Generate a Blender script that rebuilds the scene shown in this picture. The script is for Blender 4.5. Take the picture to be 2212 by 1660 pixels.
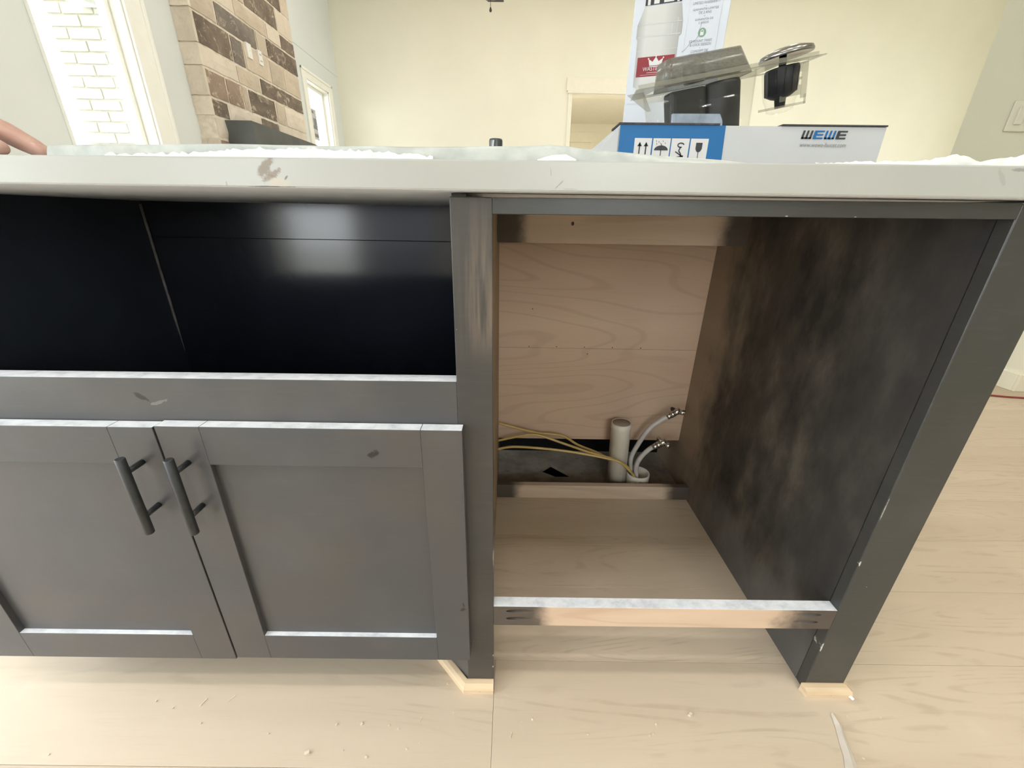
import bpy, bmesh, math, random
from mathutils import Matrix, Vector, noise
random.seed(11)
for _o in list(bpy.data.objects):
    bpy.data.objects.remove(_o)
sc = bpy.context.scene
COL = sc.collection
PI = math.pi

# ------------------------------------------------------------------ camera
CAM_H = 0.85495
F_PX, PITCH, ROLL, YAW = 871.39, 0.390516, 0.017254, 0.0049838
_fw = Vector((math.sin(YAW)*math.cos(PITCH), math.cos(YAW)*math.cos(PITCH), -math.sin(PITCH)))
_rt = Vector((math.cos(YAW), -math.sin(YAW), 0))
_up = _rt.cross(_fw)
_r2 = math.cos(ROLL)*_rt + math.sin(ROLL)*_up
_u2 = -math.sin(ROLL)*_rt + math.cos(ROLL)*_up
cam_data = bpy.data.cameras.new('camera')
cam_data.sensor_fit = 'HORIZONTAL'
cam_data.sensor_width = 36.0
cam_data.lens = 36.0*F_PX/2212.0
cam_data.clip_start = 0.01
cam = bpy.data.objects.new('camera', cam_data)
COL.objects.link(cam)
cam.matrix_world = Matrix(((_r2.x, _u2.x, -_fw.x, 0), (_r2.y, _u2.y, -_fw.y, 0), (_r2.z, _u2.z, -_fw.z, CAM_H), (0, 0, 0, 1)))
sc.camera = cam

# ------------------------------------------------------------------ sky, daylight, exposure
SKY = 9.5
world = bpy.data.worlds.new('overcast_sky')
sc.world = world
world.use_nodes = True
_bg = world.node_tree.nodes['Background']
_bg.inputs['Color'].default_value = (0.92, 0.96, 1.0, 1)
_bg.inputs['Strength'].default_value = SKY
sc.view_settings.view_transform = 'Standard'
sc.view_settings.look = 'None'
sc.view_settings.exposure = 0.2
sc.view_settings.gamma = 1.0
sc.view_settings.use_curve_mapping = False
sc.cycles.max_bounces = 10
sc.cycles.diffuse_bounces = 6
sc.cycles.glossy_bounces = 4
sc.cycles.transparent_max_bounces = 16
sc.cycles.transmission_bounces = 6
sc.cycles.caustics_reflective = False
sc.cycles.caustics_refractive = False
sc.cycles.sample_clamp_indirect = 8.0


def portal(name, loc, rot, sx, sy):
    l = bpy.data.lights.new(name, 'AREA')
    l.shape = 'RECTANGLE'
    l.size = sx
    l.size_y = sy
    l.cycles.is_portal = True
    o = bpy.data.objects.new(name, l)
    COL.objects.link(o)
    o.location = loc
    o.rotation_euler = rot
    return o


# daylight openings (portals only guide the sky light through the glazing)
portal('daylight_patio_door', (-1.525, -2.27, 1.06), (PI/2, 0, 0), 1.65, 2.06)
portal('daylight_kitchen_window', (0.75, -2.27, 1.55), (PI/2, 0, 0), 1.1, 1.2)
portal('daylight_sliding_door', (-2.52, 0.0, 1.08), (0, -PI/2, 0), 2.06, 2.4)
portal('daylight_added_window', (6.67, 4.15, 1.5), (0, PI/2, 0), 2.5, 2.3)  # portal of the added, unseen living room window
portal('daylight_living_window', (-2.52, 2.885, 1.32), (0, -PI/2, 0), 2.02, 0.63)
portal('daylight_far_window', (-2.52, 6.0, 1.47), (0, -PI/2, 0), 1.72, 0.63)

# ------------------------------------------------------------------ node materials
class G:
    def __init__(s, name, rough=0.5, spec=0.5, metal=0.0):
        s.m = bpy.data.materials.new(name)
        s.m.use_nodes = True
        s.t = s.m.node_tree
        s.b = s.t.nodes['Principled BSDF']
        s.out = s.t.nodes['Material Output']
        s.b.inputs['Roughness'].default_value = rough
        s.b.inputs['Specular IOR Level'].default_value = spec
        s.b.inputs['Metallic'].default_value = metal

    def put(s, sock, v):
        if isinstance(v, bpy.types.NodeSocket):
            s.t.links.new(v, sock)
        elif isinstance(v, (tuple, list)) and len(v) == 3 and sock.type == 'RGBA':
            sock.default_value = (*v, 1)
        else:
            sock.default_value = v

    def n(s, typ, ins=None, **props):
        nd = s.t.nodes.new(typ)
        for k, v in props.items():
            setattr(nd, k, v)
        for k, v in (ins or {}).items():
            s.put(nd.inputs[k], v)
        return nd

    def obj(s):
        return s.n('ShaderNodeTexCoord').outputs['Object']

    def rnd(s):
        return s.n('ShaderNodeObjectInfo').outputs['Random']

    def scale(s, v, sx, sy, sz, loc=(0, 0, 0), rot=(0, 0, 0)):
        return s.n('ShaderNodeMapping', {'Vector': v, 'Location': loc, 'Rotation': rot, 'Scale': (sx, sy, sz)}).outputs[0]

    def noise(s, v, sc_=1.0, det=3.0, rough=0.5, dist=0.0):
        return s.n('ShaderNodeTexNoise', {'Vector': v, 'Scale': sc_, 'Detail': det, 'Roughness': rough, 'Distortion': dist}).outputs['Fac']

    def math(s, op, a, b=0.0, c=None, clamp=False):
        nd = s.n('ShaderNodeMath', operation=op, use_clamp=clamp)
        s.put(nd.inputs[0], a)
        s.put(nd.inputs[1], b)
        if c is not None:
            s.put(nd.inputs[2], c)
        return nd.outputs[0]

    def vadd(s, a, b):
        nd = s.n('ShaderNodeVectorMath', operation='ADD')
        s.put(nd.inputs[0], a)
        s.put(nd.inputs[1], b)
        return nd.outputs[0]

    def xyz(s, v):
        nd = s.n('ShaderNodeSeparateXYZ', {'Vector': v})
        return nd.outputs

    def comb(s, x=0.0, y=0.0, z=0.0):
        return s.n('ShaderNodeCombineXYZ', {'X': x, 'Y': y, 'Z': z}).outputs[0]

    def sm(s, v, a, b):
        return s.n('ShaderNodeMapRange', {'Value': v, 'From Min': a, 'From Max': b}, interpolation_type='SMOOTHSTEP').outputs[0]

    def ramp(s, f, stops):
        nd = s.n('ShaderNodeValToRGB', {'Fac': f})
        e = nd.color_ramp.elements
        while len(e) < len(stops):
            e.new(0.5)
        for i, (p, c) in enumerate(stops):
            e[i].position = p
            e[i].color = (*c, 1)
        return nd.outputs[0]

    def mix(s, f, a, b):
        nd = s.n('ShaderNodeMix', data_type='RGBA')
        s.put(nd.inputs[0], f)
        s.put(nd.inputs[6], a)
        s.put(nd.inputs[7], b)
        return nd.outputs[2]

    def contour(s, v, k, det=2.0, width=0.35, dist=0.0):
        f = s.noise(v, 1.0, det, 0.5, dist)
        q = s.math('SINE', s.math('MULTIPLY', f, k))
        return s.sm(q, 1-width, 1.0)

    def spot(s, co, cx, cz, rx, rz, rot=0.0, soft=0.5, rag=0.35, rsc=60.0):
        """irregular stain in the XZ plane of the object's own coordinates"""
        v = s.scale(co, 1, 1, 1, loc=(-cx, 0, -cz))
        v = s.n('ShaderNodeVectorRotate', {'Vector': v, 'Angle': rot}, rotation_type='Y_AXIS').outputs[0]
        x, y, z = s.xyz(v)
        x = s.math('DIVIDE', x, rx)
        z = s.math('DIVIDE', z, rz)
        r = s.math('SQRT', s.math('ADD', s.math('MULTIPLY', x, x), s.math('MULTIPLY', z, z)))
        n_ = s.math('MULTIPLY', s.math('SUBTRACT', s.noise(co, rsc, 4.0, 0.65), 0.5), rag*4)
        return s.sm(s.math('ADD', r, n_), 1.0, 1.0-soft)

    def bump(s, h, st=0.2, d=0.002):
        nd = s.n('ShaderNodeBump', {'Height': h, 'Strength': st, 'Distance': d})
        s.t.links.new(nd.outputs[0], s.b.inputs['Normal'])

    def col(s, v):
        s.put(s.b.inputs['Base Color'], v)
        return s

    def ro(s, v):
        s.put(s.b.inputs['Roughness'], v)
        return s


def plain(name, c, rough=0.5, spec=0.5, metal=0.0, var=0.06, vs=18.0):
    g = G(name, rough, spec, metal)
    n_ = g.noise(g.obj(), vs, 3.0)
    g.col(g.ramp(n_, [(0.3, tuple(x*(1-var) for x in c)), (0.7, tuple(min(1, x*(1+var)) for x in c))]))
    return g.m


def make_black(name, brown=0.45, seed=0.0, base=(0.054, 0.056, 0.062), rough=0.31, marks=(), worn=False):
    g = G(name, rough, 0.5)
    co = g.obj()
    v = g.scale(co, 1, 1, 1, loc=(seed, seed, seed))
    big = g.noise(v, 4.0, 2.0, 0.5)
    c = g.mix(g.math('MULTIPLY', g.sm(big, 0.3, 0.75), brown), base, (0.075, 0.064, 0.057))
    fine = g.noise(g.scale(v, 6, 6, 60), 3.0, 3.0)
    c = g.mix(g.math('MULTIPLY', g.sm(fine, 0.5, 0.8), 0.18), c, (0.09, 0.085, 0.082))
    dust = g.noise(v, 9.0, 2.0, 0.5)
    c = g.mix(g.math('MULTIPLY', g.sm(dust, 0.4, 0.9), 0.14), c, (0.16, 0.152, 0.145))
    if worn:
        st_ = g.sm(g.noise(g.scale(co, 110, 1, 7), 1.0, 3.0), 0.38, 0.62)
        x_, y_, z_ = g.xyz(co)
        ar = g.math('MULTIPLY', g.sm(z_, 0.66, 0.74), g.sm(z_, 0.9, 0.79))
        ar = g.math('MULTIPLY', ar, g.sm(x_, -0.075, -0.035))
        c = g.mix(g.math('MULTIPLY', g.math('MULTIPLY', st_, ar), 0.8), c, (0.15, 0.115, 0.09))
    for (cx, cz, rx, rz, rot, cc, amt) in marks:
        c = g.mix(g.math('MULTIPLY', g.spot(co, cx, cz, rx, rz, rot, 0.4, 0.6, 90.0), amt), c, cc)
    g.col(c)
    g.bump(g.noise(g.scale(v, 60, 60, 14), 3.0, 4.0), 0.06, 0.001)
    return g.m


MARK = (0.012, 0.012, 0.012)
BLACK = make_black('black_stained_wood', 0.35, 0.0, marks=[(-0.5125, 0.617, 0.012, 0.004, -0.5, MARK, 0.9), (-0.49, 0.609, 0.016, 0.0025, 0.3, (0.2, 0.19, 0.19), 0.6)])
BLACK_DOOR = make_black('black_stained_door', 0.75, 3.0, marks=[(-0.1915, 0.5417, 0.009, 0.006, 0.5, MARK, 0.95), (-0.0748, 0.2337, 0.007, 0.004, 0.6, MARK, 0.95), (-0.0735, 0.245, 0.002, 0.008, 0.2, MARK, 0.8)])
STILE_L = make_black('black_worn_stile', 0.3, 7.0, worn=True, base=(0.04, 0.038, 0.037), marks=[(-0.0243, 0.0555, 0.0016, 0.003, 0, (0.6, 0.5, 0.34), 0.95), (-0.0243, 0.088, 0.001, 0.003, 0, (0.6, 0.5, 0.34), 0.9), (-0.0238, 0.33, 0.0006, 0.02, 0, (0.5, 0.42, 0.32), 0.8), (-0.0705, 0.72, 0.0008, 0.0012, 0, (0.6, 0.58, 0.55), 0.8)])
BLACK_R = make_black('black_stained_end', 0.12, 5.0, marks=[(0.62, 0.276, 0.0012, 0.0008, 0, (0.6, 0.58, 0.55), 0.9), (0.5905, 0.33, 0.0012, 0.006, 0, (0.55, 0.53, 0.5), 0.8), (0.5902, 0.44, 0.0008, 0.02, 0, (0.4, 0.39, 0.37), 0.7), (0.5905, 0.12, 0.0015, 0.012, 0, (0.6, 0.58, 0.55), 0.8), (0.32, 0.862, 0.002, 0.0006, 0, (0.6, 0.58, 0.55), 0.8), (0.4, 0.8625, 0.0025, 0.0006, 0, (0.6, 0.58, 0.55), 0.8), (0.2, 0.8605, 0.05, 0.0003, 0, (0.3, 0.24, 0.18), 0.6)], base=(0.032, 0.034, 0.033), rough=0.33)

g = G('dust_on_black', 0.75, 0.3)
_c = g.obj()
g.col(g.ramp(g.noise(g.scale(_c, 40, 60, 40), 1.0, 5.0, 0.65), [(0.3, (0.5, 0.525, 0.57)), (0.5, (0.66, 0.69, 0.745)), (0.7, (0.76, 0.79, 0.84))]))
DUST = g.m

g = G('glossy_black_interior', 0.14, 0.5)
_c = g.obj()
g.col(g.ramp(g.noise(_c, 3.0, 3.0), [(0.3, (0.009, 0.011, 0.016)), (0.7, (0.015, 0.018, 0.026))]))
GLOSS = g.m


def ply(name, a, b, line, sx=1.1, sz=3.4, k=46, seed=0.0, plane='XZ', over=None, lw=0.55):
    g = G(name, 0.62, 0.3)
    co = g.obj()
    x, y, z = g.xyz(co)
    v = g.comb(g.math('MULTIPLY', x, sx), 0.0, g.math('MULTIPLY', z if plane == 'XZ' else y, sz))
    v = g.vadd(v, (seed, seed*1.7, seed*0.3))
    base = g.ramp(g.noise(v, 2.2, 3.0), [(0.3, a), (0.72, b)])
    f = g.contour(v, k, 2.0, 0.32, 0.3)
    c = g.mix(g.math('MULTIPLY', f, lw), base, line)
    fine = g.noise(g.comb(g.math('MULTIPLY', x, 9), 0.0, g.math('MULTIPLY', z if plane == 'XZ' else y, 160)), 1.0, 3.0)
    c = g.mix(g.math('MULTIPLY', g.sm(fine, 0.5, 0.85), 0.25), c, line)
    if over:
        c = over(g, co, c)
    g.col(c)
    g.bump(f, 0.08, 0.0006)
    return g.m


def ends_black(x0, x1, w=0.05, rag=0.05, top=None):
    def fn(g, co, c):
        x, y, z = g.xyz(co)
        n_ = g.math('MULTIPLY', g.math('SUBTRACT', g.noise(co, 14.0, 4.0, 0.6), 0.5), rag*2)
        xn = g.math('ADD', x, n_)
        l = g.sm(xn, x0+w*1.7, x0+w*0.8)
        r = g.sm(xn, x1-w*1.7, x1-w*0.8)
        m_ = g.math('MULTIPLY', g.math('MAXIMUM', l, r), 0.9)
        return g.mix(m_, c, (0.035, 0.032, 0.03))
    return fn


PLY = ply('birch_plywood', (0.6, 0.45, 0.335), (0.53, 0.385, 0.285), (0.4, 0.28, 0.2), seed=4.2, sx=0.6, sz=3.0, k=120, lw=0.33)
PLY_SIDE = ply('plywood_raw_side', (0.4, 0.3, 0.2), (0.32, 0.235, 0.155), (0.2, 0.14, 0.09), seed=8.0, sx=0, sz=4, k=10)
CLEAT = ply('raw_wood_cleat', (0.62, 0.5, 0.395), (0.54, 0.43, 0.335), (0.25, 0.17, 0.11), sx=0.8, sz=8, k=18, seed=1.3, over=ends_black(-0.0375, 0.589, 0.055, 0.03), lw=0.25)
RAIL = ply('raw_maple_rail', (0.6, 0.455, 0.345), (0.52, 0.38, 0.28), (0.46, 0.3, 0.21), sx=2.4, sz=10, k=30, seed=6.1, over=ends_black(-0.0235, 0.589, 0.068, 0.05), lw=0.35)


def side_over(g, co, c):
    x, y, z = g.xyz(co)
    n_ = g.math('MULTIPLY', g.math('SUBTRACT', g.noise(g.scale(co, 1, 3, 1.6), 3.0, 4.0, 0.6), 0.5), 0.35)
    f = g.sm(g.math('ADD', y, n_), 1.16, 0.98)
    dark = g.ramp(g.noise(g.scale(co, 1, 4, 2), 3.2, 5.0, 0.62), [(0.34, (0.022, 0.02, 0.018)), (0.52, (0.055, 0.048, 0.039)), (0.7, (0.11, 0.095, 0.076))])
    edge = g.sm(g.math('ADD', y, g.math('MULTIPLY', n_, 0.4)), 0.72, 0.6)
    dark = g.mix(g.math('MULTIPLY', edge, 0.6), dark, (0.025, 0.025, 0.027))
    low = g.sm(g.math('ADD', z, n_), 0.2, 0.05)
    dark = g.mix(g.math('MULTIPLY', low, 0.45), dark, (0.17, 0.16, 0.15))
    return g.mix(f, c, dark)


RAWNAIL = plain('rusty_nail', (0.09, 0.055, 0.035), 0.7, 0.3)
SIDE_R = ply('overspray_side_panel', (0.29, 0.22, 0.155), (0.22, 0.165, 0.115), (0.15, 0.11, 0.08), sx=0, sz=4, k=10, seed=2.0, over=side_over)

g = G('oak_plank', 0.42, 0.35)
_c = g.obj()
_r = g.rnd()
_off = g.comb(g.math('MULTIPLY', _r, 37.0), g.math('MULTIPLY', _r, 11.0), 0.0)
_x, _y, _z = g.xyz(_c)
_v = g.vadd(g.comb(g.math('MULTIPLY', _x, 0.95), g.math('MULTIPLY', _y, 8.0), 0.0), _off)
_base = g.ramp(g.noise(_v, 0.9, 4.0, 0.55), [(0.3, (0.51, 0.425, 0.33)), (0.55, (0.555, 0.47, 0.372)), (0.75, (0.6, 0.515, 0.415))])
_tone = g.ramp(_r, [(0.0, (0.93, 0.91, 0.88)), (1.0, (1.05, 1.04, 1.03))])
_mx = g.n('ShaderNodeMix', data_type='RGBA', blend_type='MULTIPLY')
_mx.inputs[0].default_value = 1.0
g.put(_mx.inputs[6], _base)
g.put(_mx.inputs[7], _tone)
_g1 = g.contour(_v, 120, 1.0, 0.8, 0.25)
_brk = g.sm(g.noise(g.comb(g.math('MULTIPLY', _x, 14), g.math('MULTIPLY', _y, 60), _r), 1.0, 3.0), 0.4, 0.62)
_g1 = g.math('MULTIPLY', g.math('MULTIPLY', _g1, _brk), g.sm(g.noise(_v, 0.7, 2.0), 0.36, 0.56))
_cc = g.mix(g.math('MULTIPLY', _g1, 0.26), _mx.outputs[2], (0.28, 0.21, 0.15))
_fine = g.noise(g.vadd(g.comb(g.math('MULTIPLY', _x, 10), g.math('MULTIPLY', _y, 260), 0.0), _off), 1.0, 3.0)
_cc = g.mix(g.math('MULTIPLY', g.sm(_fine, 0.52, 0.8), 0.09), _cc, (0.33, 0.25, 0.18))
_sm = g.noise(g.vadd(_c, _off), 9.0, 5.0, 0.7)
_cc = g.mix(g.math('MULTIPLY', g.sm(_sm, 0.6, 0.8), 0.3), _cc, (0.66, 0.6, 0.53))
g.col(_cc)
g.ro(g.math('ADD', g.math('MULTIPLY', _sm, 0.25), 0.33))
g.bump(g.math('SUBTRACT', _sm, _g1), 0.05, 0.0008)
PLANK = g.m

CONCRETE = plain('dusty_concrete', (0.22, 0.19, 0.155), 0.85, 0.2, var=0.3, vs=25)
g = G('dusty_subfloor', 0.85, 0.2)
_c = g.obj()
_n = g.noise(_c, 9.0, 5.0, 0.65)
g.col(g.mix(g.math('MULTIPLY', g.sm(g.noise(_c, 40.0, 4.0), 0.6, 0.75), 0.5), g.ramp(_n, [(0.3, (0.15, 0.125, 0.1)), (0.5, (0.25, 0.215, 0.175)), (0.7, (0.34, 0.3, 0.25))]), (0.09, 0.06, 0.045)))
g.bump(_n, 0.3, 0.004)
SUBFLOOR = g.m
DARK = plain('dark_void', (0.01, 0.01, 0.01), 0.9, 0.1)

# quartz worktop with its stains and chips
g = G('white_quartz', 0.3, 0.5)
_c = g.obj()
_b = g.ramp(g.noise(_c, 4.0, 4.0), [(0.3, (0.355, 0.36, 0.34)), (0.7, (0.385, 0.39, 0.37))])
_vein = g.contour(g.scale(_c, 2.2, 2.2, 2.2, loc=(0.3, 0.1, 0.2)), 9, 5.0, 0.02, 0.8)
_b = g.mix(g.math('MULTIPLY', _vein, 0.35), _b, (0.26, 0.26, 0.25))
for (cx, cz, rx, rz, ro_, cc, am, rag) in [
        (-0.263, 0.900, 0.015, 0.0058, 0.75, (0.17, 0.13, 0.09), 0.9, 0.5),
        (-0.255, 0.8945, 0.014, 0.0045, 0.5, (0.17, 0.13, 0.095), 0.85, 0.6),
        (-0.25, 0.886, 0.012, 0.006, 0.0, (0.42, 0.375, 0.31), 0.8, 0.4),
        (-0.242, 0.891, 0.004, 0.0015, 0.8, (0.14, 0.1, 0.07), 0.9, 0.4),
        (-0.257, 0.8925, 0.006, 0.0012, -0.3, (0.17, 0.12, 0.085), 0.8, 0.5),
        (-0.262, 0.8816, 0.034, 0.0011, 0.0, (0.1, 0.09, 0.08), 0.9, 0.4),
        (-0.307, 0.884, 0.0012, 0.003, 0.0, (0.22, 0.2, 0.18), 0.7, 0.4),
        (0.04, 0.8985, 0.0008, 0.008, 0.12, (0.26, 0.255, 0.24), 0.7, 0.8),
        (0.049, 0.8885, 0.009, 0.0008, 0.75, (0.22, 0.21, 0.19), 0.75, 0.8),
        (0.062, 0.8845, 0.01, 0.0008, 0.0, (0.27, 0.26, 0.24), 0.6, 0.7),
        (0.52, 0.902, 0.014, 0.0025, -0.9, (0.3, 0.3, 0.28), 0.6, 0.6),
        (0.535, 0.9105, 0.012, 0.0015, 0.0, (0.2, 0.195, 0.19), 0.7, 0.7)]:
    _b = g.mix(g.math('MULTIPLY', g.spot(_c, cx, cz, rx, rz, ro_, 0.5, rag, 130.0), am), _b, cc)
g.col(_b)
g.bump(g.noise(_c, 8.0, 3.0), 0.03, 0.001)
QUARTZ = g.m
LITQ = plain('lit_quartz_underside', (0.78, 0.82, 0.88), 0.7, 0.3, var=0.06, vs=12)  # paler bluish colour paints in the light on the worktop underside
SIDE_SHEEN = plain('navy_sheen_side', (0.03, 0.037, 0.052), 0.42, 0.5, var=0.15, vs=6)  # lighter navy paints in the cool reflected sheen of the left panel

CREAM = plain('cream_wall_paint', (0.83, 0.815, 0.71), 0.75, 0.25, var=0.02, vs=2.0)
GREYWALL = plain('pale_wall_paint', (0.69, 0.725, 0.715), 0.75, 0.25, var=0.03, vs=1.5)
SAGE = plain('sage_wall_paint', (0.52, 0.53, 0.45), 0.75, 0.25, var=0.03, vs=3.0)
TRIMW = plain('white_trim_paint', (0.84, 0.84, 0.79), 0.4, 0.4, var=0.015)
TRIMC = plain('cream_trim_paint', (0.84, 0.81, 0.7), 0.45, 0.4, var=0.015)
CEIL = plain('ceiling_paint', (0.85, 0.84, 0.8), 0.85, 0.2, var=0.02)
GROUND = plain('pale_patio_ground', (0.5, 0.48, 0.44), 0.9, 0.2, var=0.15, vs=2.0)
GROUT = plain('pale_grout', (0.7, 0.63, 0.53), 0.9, 0.2, var=0.15, vs=20)
g = G('painted_brick', 0.75, 0.3)
_c = g.obj()
_r = g.rnd()
g.col(g.mix(g.math('MULTIPLY', g.sm(g.noise(g.vadd(_c, g.comb(g.math('MULTIPLY', _r, 9.0), 0.0, 0.0)), 30.0, 4.0, 0.7), 0.68, 0.8), 0.35), g.ramp(_r, [(0, (0.42, 0.41, 0.34)), (1, (0.47, 0.46, 0.385))]), (0.25, 0.22, 0.17)))
g.bump(g.noise(_c, 40.0, 4.0), 0.3, 0.004)
BRICK = g.m
MORTAR = plain('painted_mortar', (0.34, 0.325, 0.265), 0.9, 0.2, var=0.1, vs=30)


def stone(name, a, b, patch, amt, seed):
    g = G(name, 0.85, 0.2)
    co = g.obj()
    r = g.rnd()
    v = g.vadd(co, g.comb(g.math('MULTIPLY', r, 13.0), seed, g.math('MULTIPLY', r, 5.0)))
    base = g.ramp(g.noise(v, 5.0, 4.0, 0.6), [(0.3, a), (0.7, b)])
    p = g.noise(g.scale(v, 1, 1, 1.5), 9.0, 7.0, 0.78, 1.0)
    c = g.mix(g.math('MULTIPLY', g.sm(p, 0.54, 0.62), amt), base, patch)
    s2 = g.noise(v, 45.0, 3.0)
    c = g.mix(g.math('MULTIPLY', g.sm(s2, 0.6, 0.75), 0.3*amt), c, (0.62, 0.55, 0.46))
    tint = g.ramp(r, [(0.0, (0.88, 0.86, 0.84)), (1.0, (1.06, 1.04, 1.02))])
    mx = g.n('ShaderNodeMix', data_type='RGBA', blend_type='MULTIPLY')
    mx.inputs[0].default_value = 1.0
    g.put(mx.inputs[6], c)
    g.put(mx.inputs[7], tint)
    g.col(mx.outputs[2])
    g.bump(g.math('ADD', p, g.math('MULTIPLY', s2, 0.4)), 0.6, 0.012)
    return g.m


ST = {'d': stone('dark_brown_stone', (0.13, 0.105, 0.085), (0.26, 0.215, 0.175), (0.56, 0.49, 0.4), 0.8, 1.0),
      'g': stone('dark_grey_stone', (0.16, 0.14, 0.125), (0.28, 0.25, 0.22), (0.5, 0.43, 0.35), 0.6, 5.0),
      't': stone('tan_stone', (0.55, 0.475, 0.385), (0.65, 0.575, 0.48), (0.46, 0.385, 0.3), 0.35, 9.0),
      'l': stone('light_buff_stone', (0.66, 0.595, 0.505), (0.75, 0.685, 0.6), (0.55, 0.48, 0.4), 0.3, 14.0),
      'm': stone('mottled_brown_stone', (0.26, 0.2, 0.16), (0.36, 0.28, 0.22), (0.62, 0.53, 0.43), 0.85, 21.0)}
MANTEL = plain('charcoal_mantel_stain', (0.075, 0.08, 0.078), 0.45, 0.4, var=0.2, vs=6)
PVC = G('dusty_white_pvc', 0.45, 0.4)
_c = PVC.obj()
PVC.col(PVC.mix(PVC.math('MULTIPLY', PVC.sm(PVC.noise(_c, 60.0, 3.0), 0.66, 0.72), 0.5), PVC.ramp(PVC.noise(_c, 20.0, 3.0), [(0.3, (0.66, 0.61, 0.52)), (0.7, (0.76, 0.72, 0.64))]), (0.36, 0.27, 0.18)))
PVC = PVC.m
PEX = plain('grey_translucent_pex', (0.5, 0.48, 0.46), 0.35, 0.5, var=0.1, vs=40)
YTUBE = plain('amber_drip_tube', (0.52, 0.37, 0.13), 0.3, 0.5, var=0.12, vs=30)
CHROME = plain('brushed_chrome', (0.62, 0.61, 0.59), 0.22, 0.5, 1.0, var=0.08)
DKMETAL = plain('dark_metal', (0.06, 0.065, 0.07), 0.38, 0.5, 0.6, var=0.12, vs=60)
HANDLE = plain('matte_black_pull', (0.03, 0.033, 0.036), 0.42, 0.5, 0.3, var=0.2, vs=90)
PINE = ply('raw_pine_moulding', (0.66, 0.52, 0.36), (0.6, 0.46, 0.31), (0.48, 0.35, 0.22), sx=3, sz=40, k=14, seed=3.0, lw=0.3)
CAULK = plain('white_caulk', (0.85, 0.84, 0.8), 0.6, 0.3)
PAPER = plain('crumpled_paper_strip', (0.56, 0.51, 0.45), 0.8, 0.2, var=0.08)
CHIP = plain('pale_wood_chip', (0.66, 0.59, 0.48), 0.8, 0.2, var=0.2, vs=200)
g = G('white_protective_film', 0.35, 0.4)
_c = g.obj()
g.col(g.ramp(g.noise(_c, 50.0, 4.0), [(0.35, (0.36, 0.385, 0.375)), (0.65, (0.45, 0.475, 0.46))]))
g.b.inputs['Transmission Weight'].default_value = 0.0
g.bump(g.noise(_c, 90.0, 3.0), 0.3, 0.002)
FILM = g.m
SCRAP = plain('torn_white_film', (0.66, 0.68, 0.67), 0.5, 0.3, var=0.1, vs=90)
g = G('hand_skin', 0.5, 0.35)
_c = g.obj()
g.col(g.ramp(g.noise(_c, 70.0, 3.0), [(0.3, (0.44, 0.27, 0.225)), (0.7, (0.52, 0.335, 0.285))]))
g.b.inputs['Subsurface Weight'].default_value = 0.12
g.b.inputs['Subsurface Radius'].default_value = (0.006, 0.003, 0.002)
g.bump(g.noise(_c, 260.0, 3.0), 0.12, 0.0006)
SKIN = g.m
NAIL = plain('fingernail', (0.62, 0.44, 0.39), 0.3, 0.5)
SLEEVE = plain('grey_sleeve', (0.2, 0.2, 0.22), 0.9, 0.1, var=0.2, vs=120)
CARDW = plain('white_printed_card', (0.44, 0.45, 0.465), 0.5, 0.35, var=0.02)
CARDG = plain('pale_grey_card', (0.48, 0.51, 0.57), 0.5, 0.35, var=0.02)
CARDK = plain('dark_card_edge', (0.055, 0.05, 0.055), 0.8, 0.2, var=0.3, vs=150)
INKB = plain('blue_print', (0.004, 0.105, 0.29), 0.5, 0.35, var=0.04)
INKK = plain('black_print', (0.03, 0.032, 0.038), 0.55, 0.3, var=0.1)
INKG = plain('grey_print', (0.2, 0.215, 0.22), 0.55, 0.3, var=0.1)
INKL = plain('light_grey_print', (0.45, 0.46, 0.47), 0.55, 0.3, var=0.1)
INKGR = plain('green_print', (0.15, 0.25, 0.17), 0.55, 0.3, var=0.1)
INKR = plain('maroon_print', (0.2, 0.022, 0.03), 0.5, 0.35, var=0.1)
INKW = plain('white_print', (0.52, 0.52, 0.53), 0.5, 0.3, var=0.02)
g = G('printed_canister_grey', 0.5, 0.35)
_x, _y, _z = g.xyz(g.obj())
g.col(g.ramp(g.math('DIVIDE', _x, 0.13), [(0.08, (0.28, 0.28, 0.275)), (0.25, (0.47, 0.47, 0.46)), (0.55, (0.46, 0.46, 0.45)), (0.85, (0.3, 0.3, 0.295))]))
CANPR = g.m
RUBBER = plain('black_rubber', (0.013, 0.015, 0.018), 0.45, 0.4, var=0.2, vs=80)
STEEL = plain('stainless_stopper', (0.26, 0.255, 0.245), 0.25, 0.5, 1.0, var=0.05)
LEAFLET = plain('blue_grey_leaflet', (0.35, 0.42, 0.55), 0.6, 0.3, var=0.25, vs=40)
REDCORD = plain('red_cord', (0.27, 0.055, 0.05), 0.6, 0.3)
FAN = plain('dark_bronze_fan', (0.05, 0.045, 0.045), 0.45, 0.4)
PLATE = plain('switch_plate_plastic', (0.55, 0.55, 0.47), 0.4, 0.4, var=0.02)
PLATEW = plain('white_outlet_plastic', (0.8, 0.79, 0.76), 0.4, 0.4, var=0.02)


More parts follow.
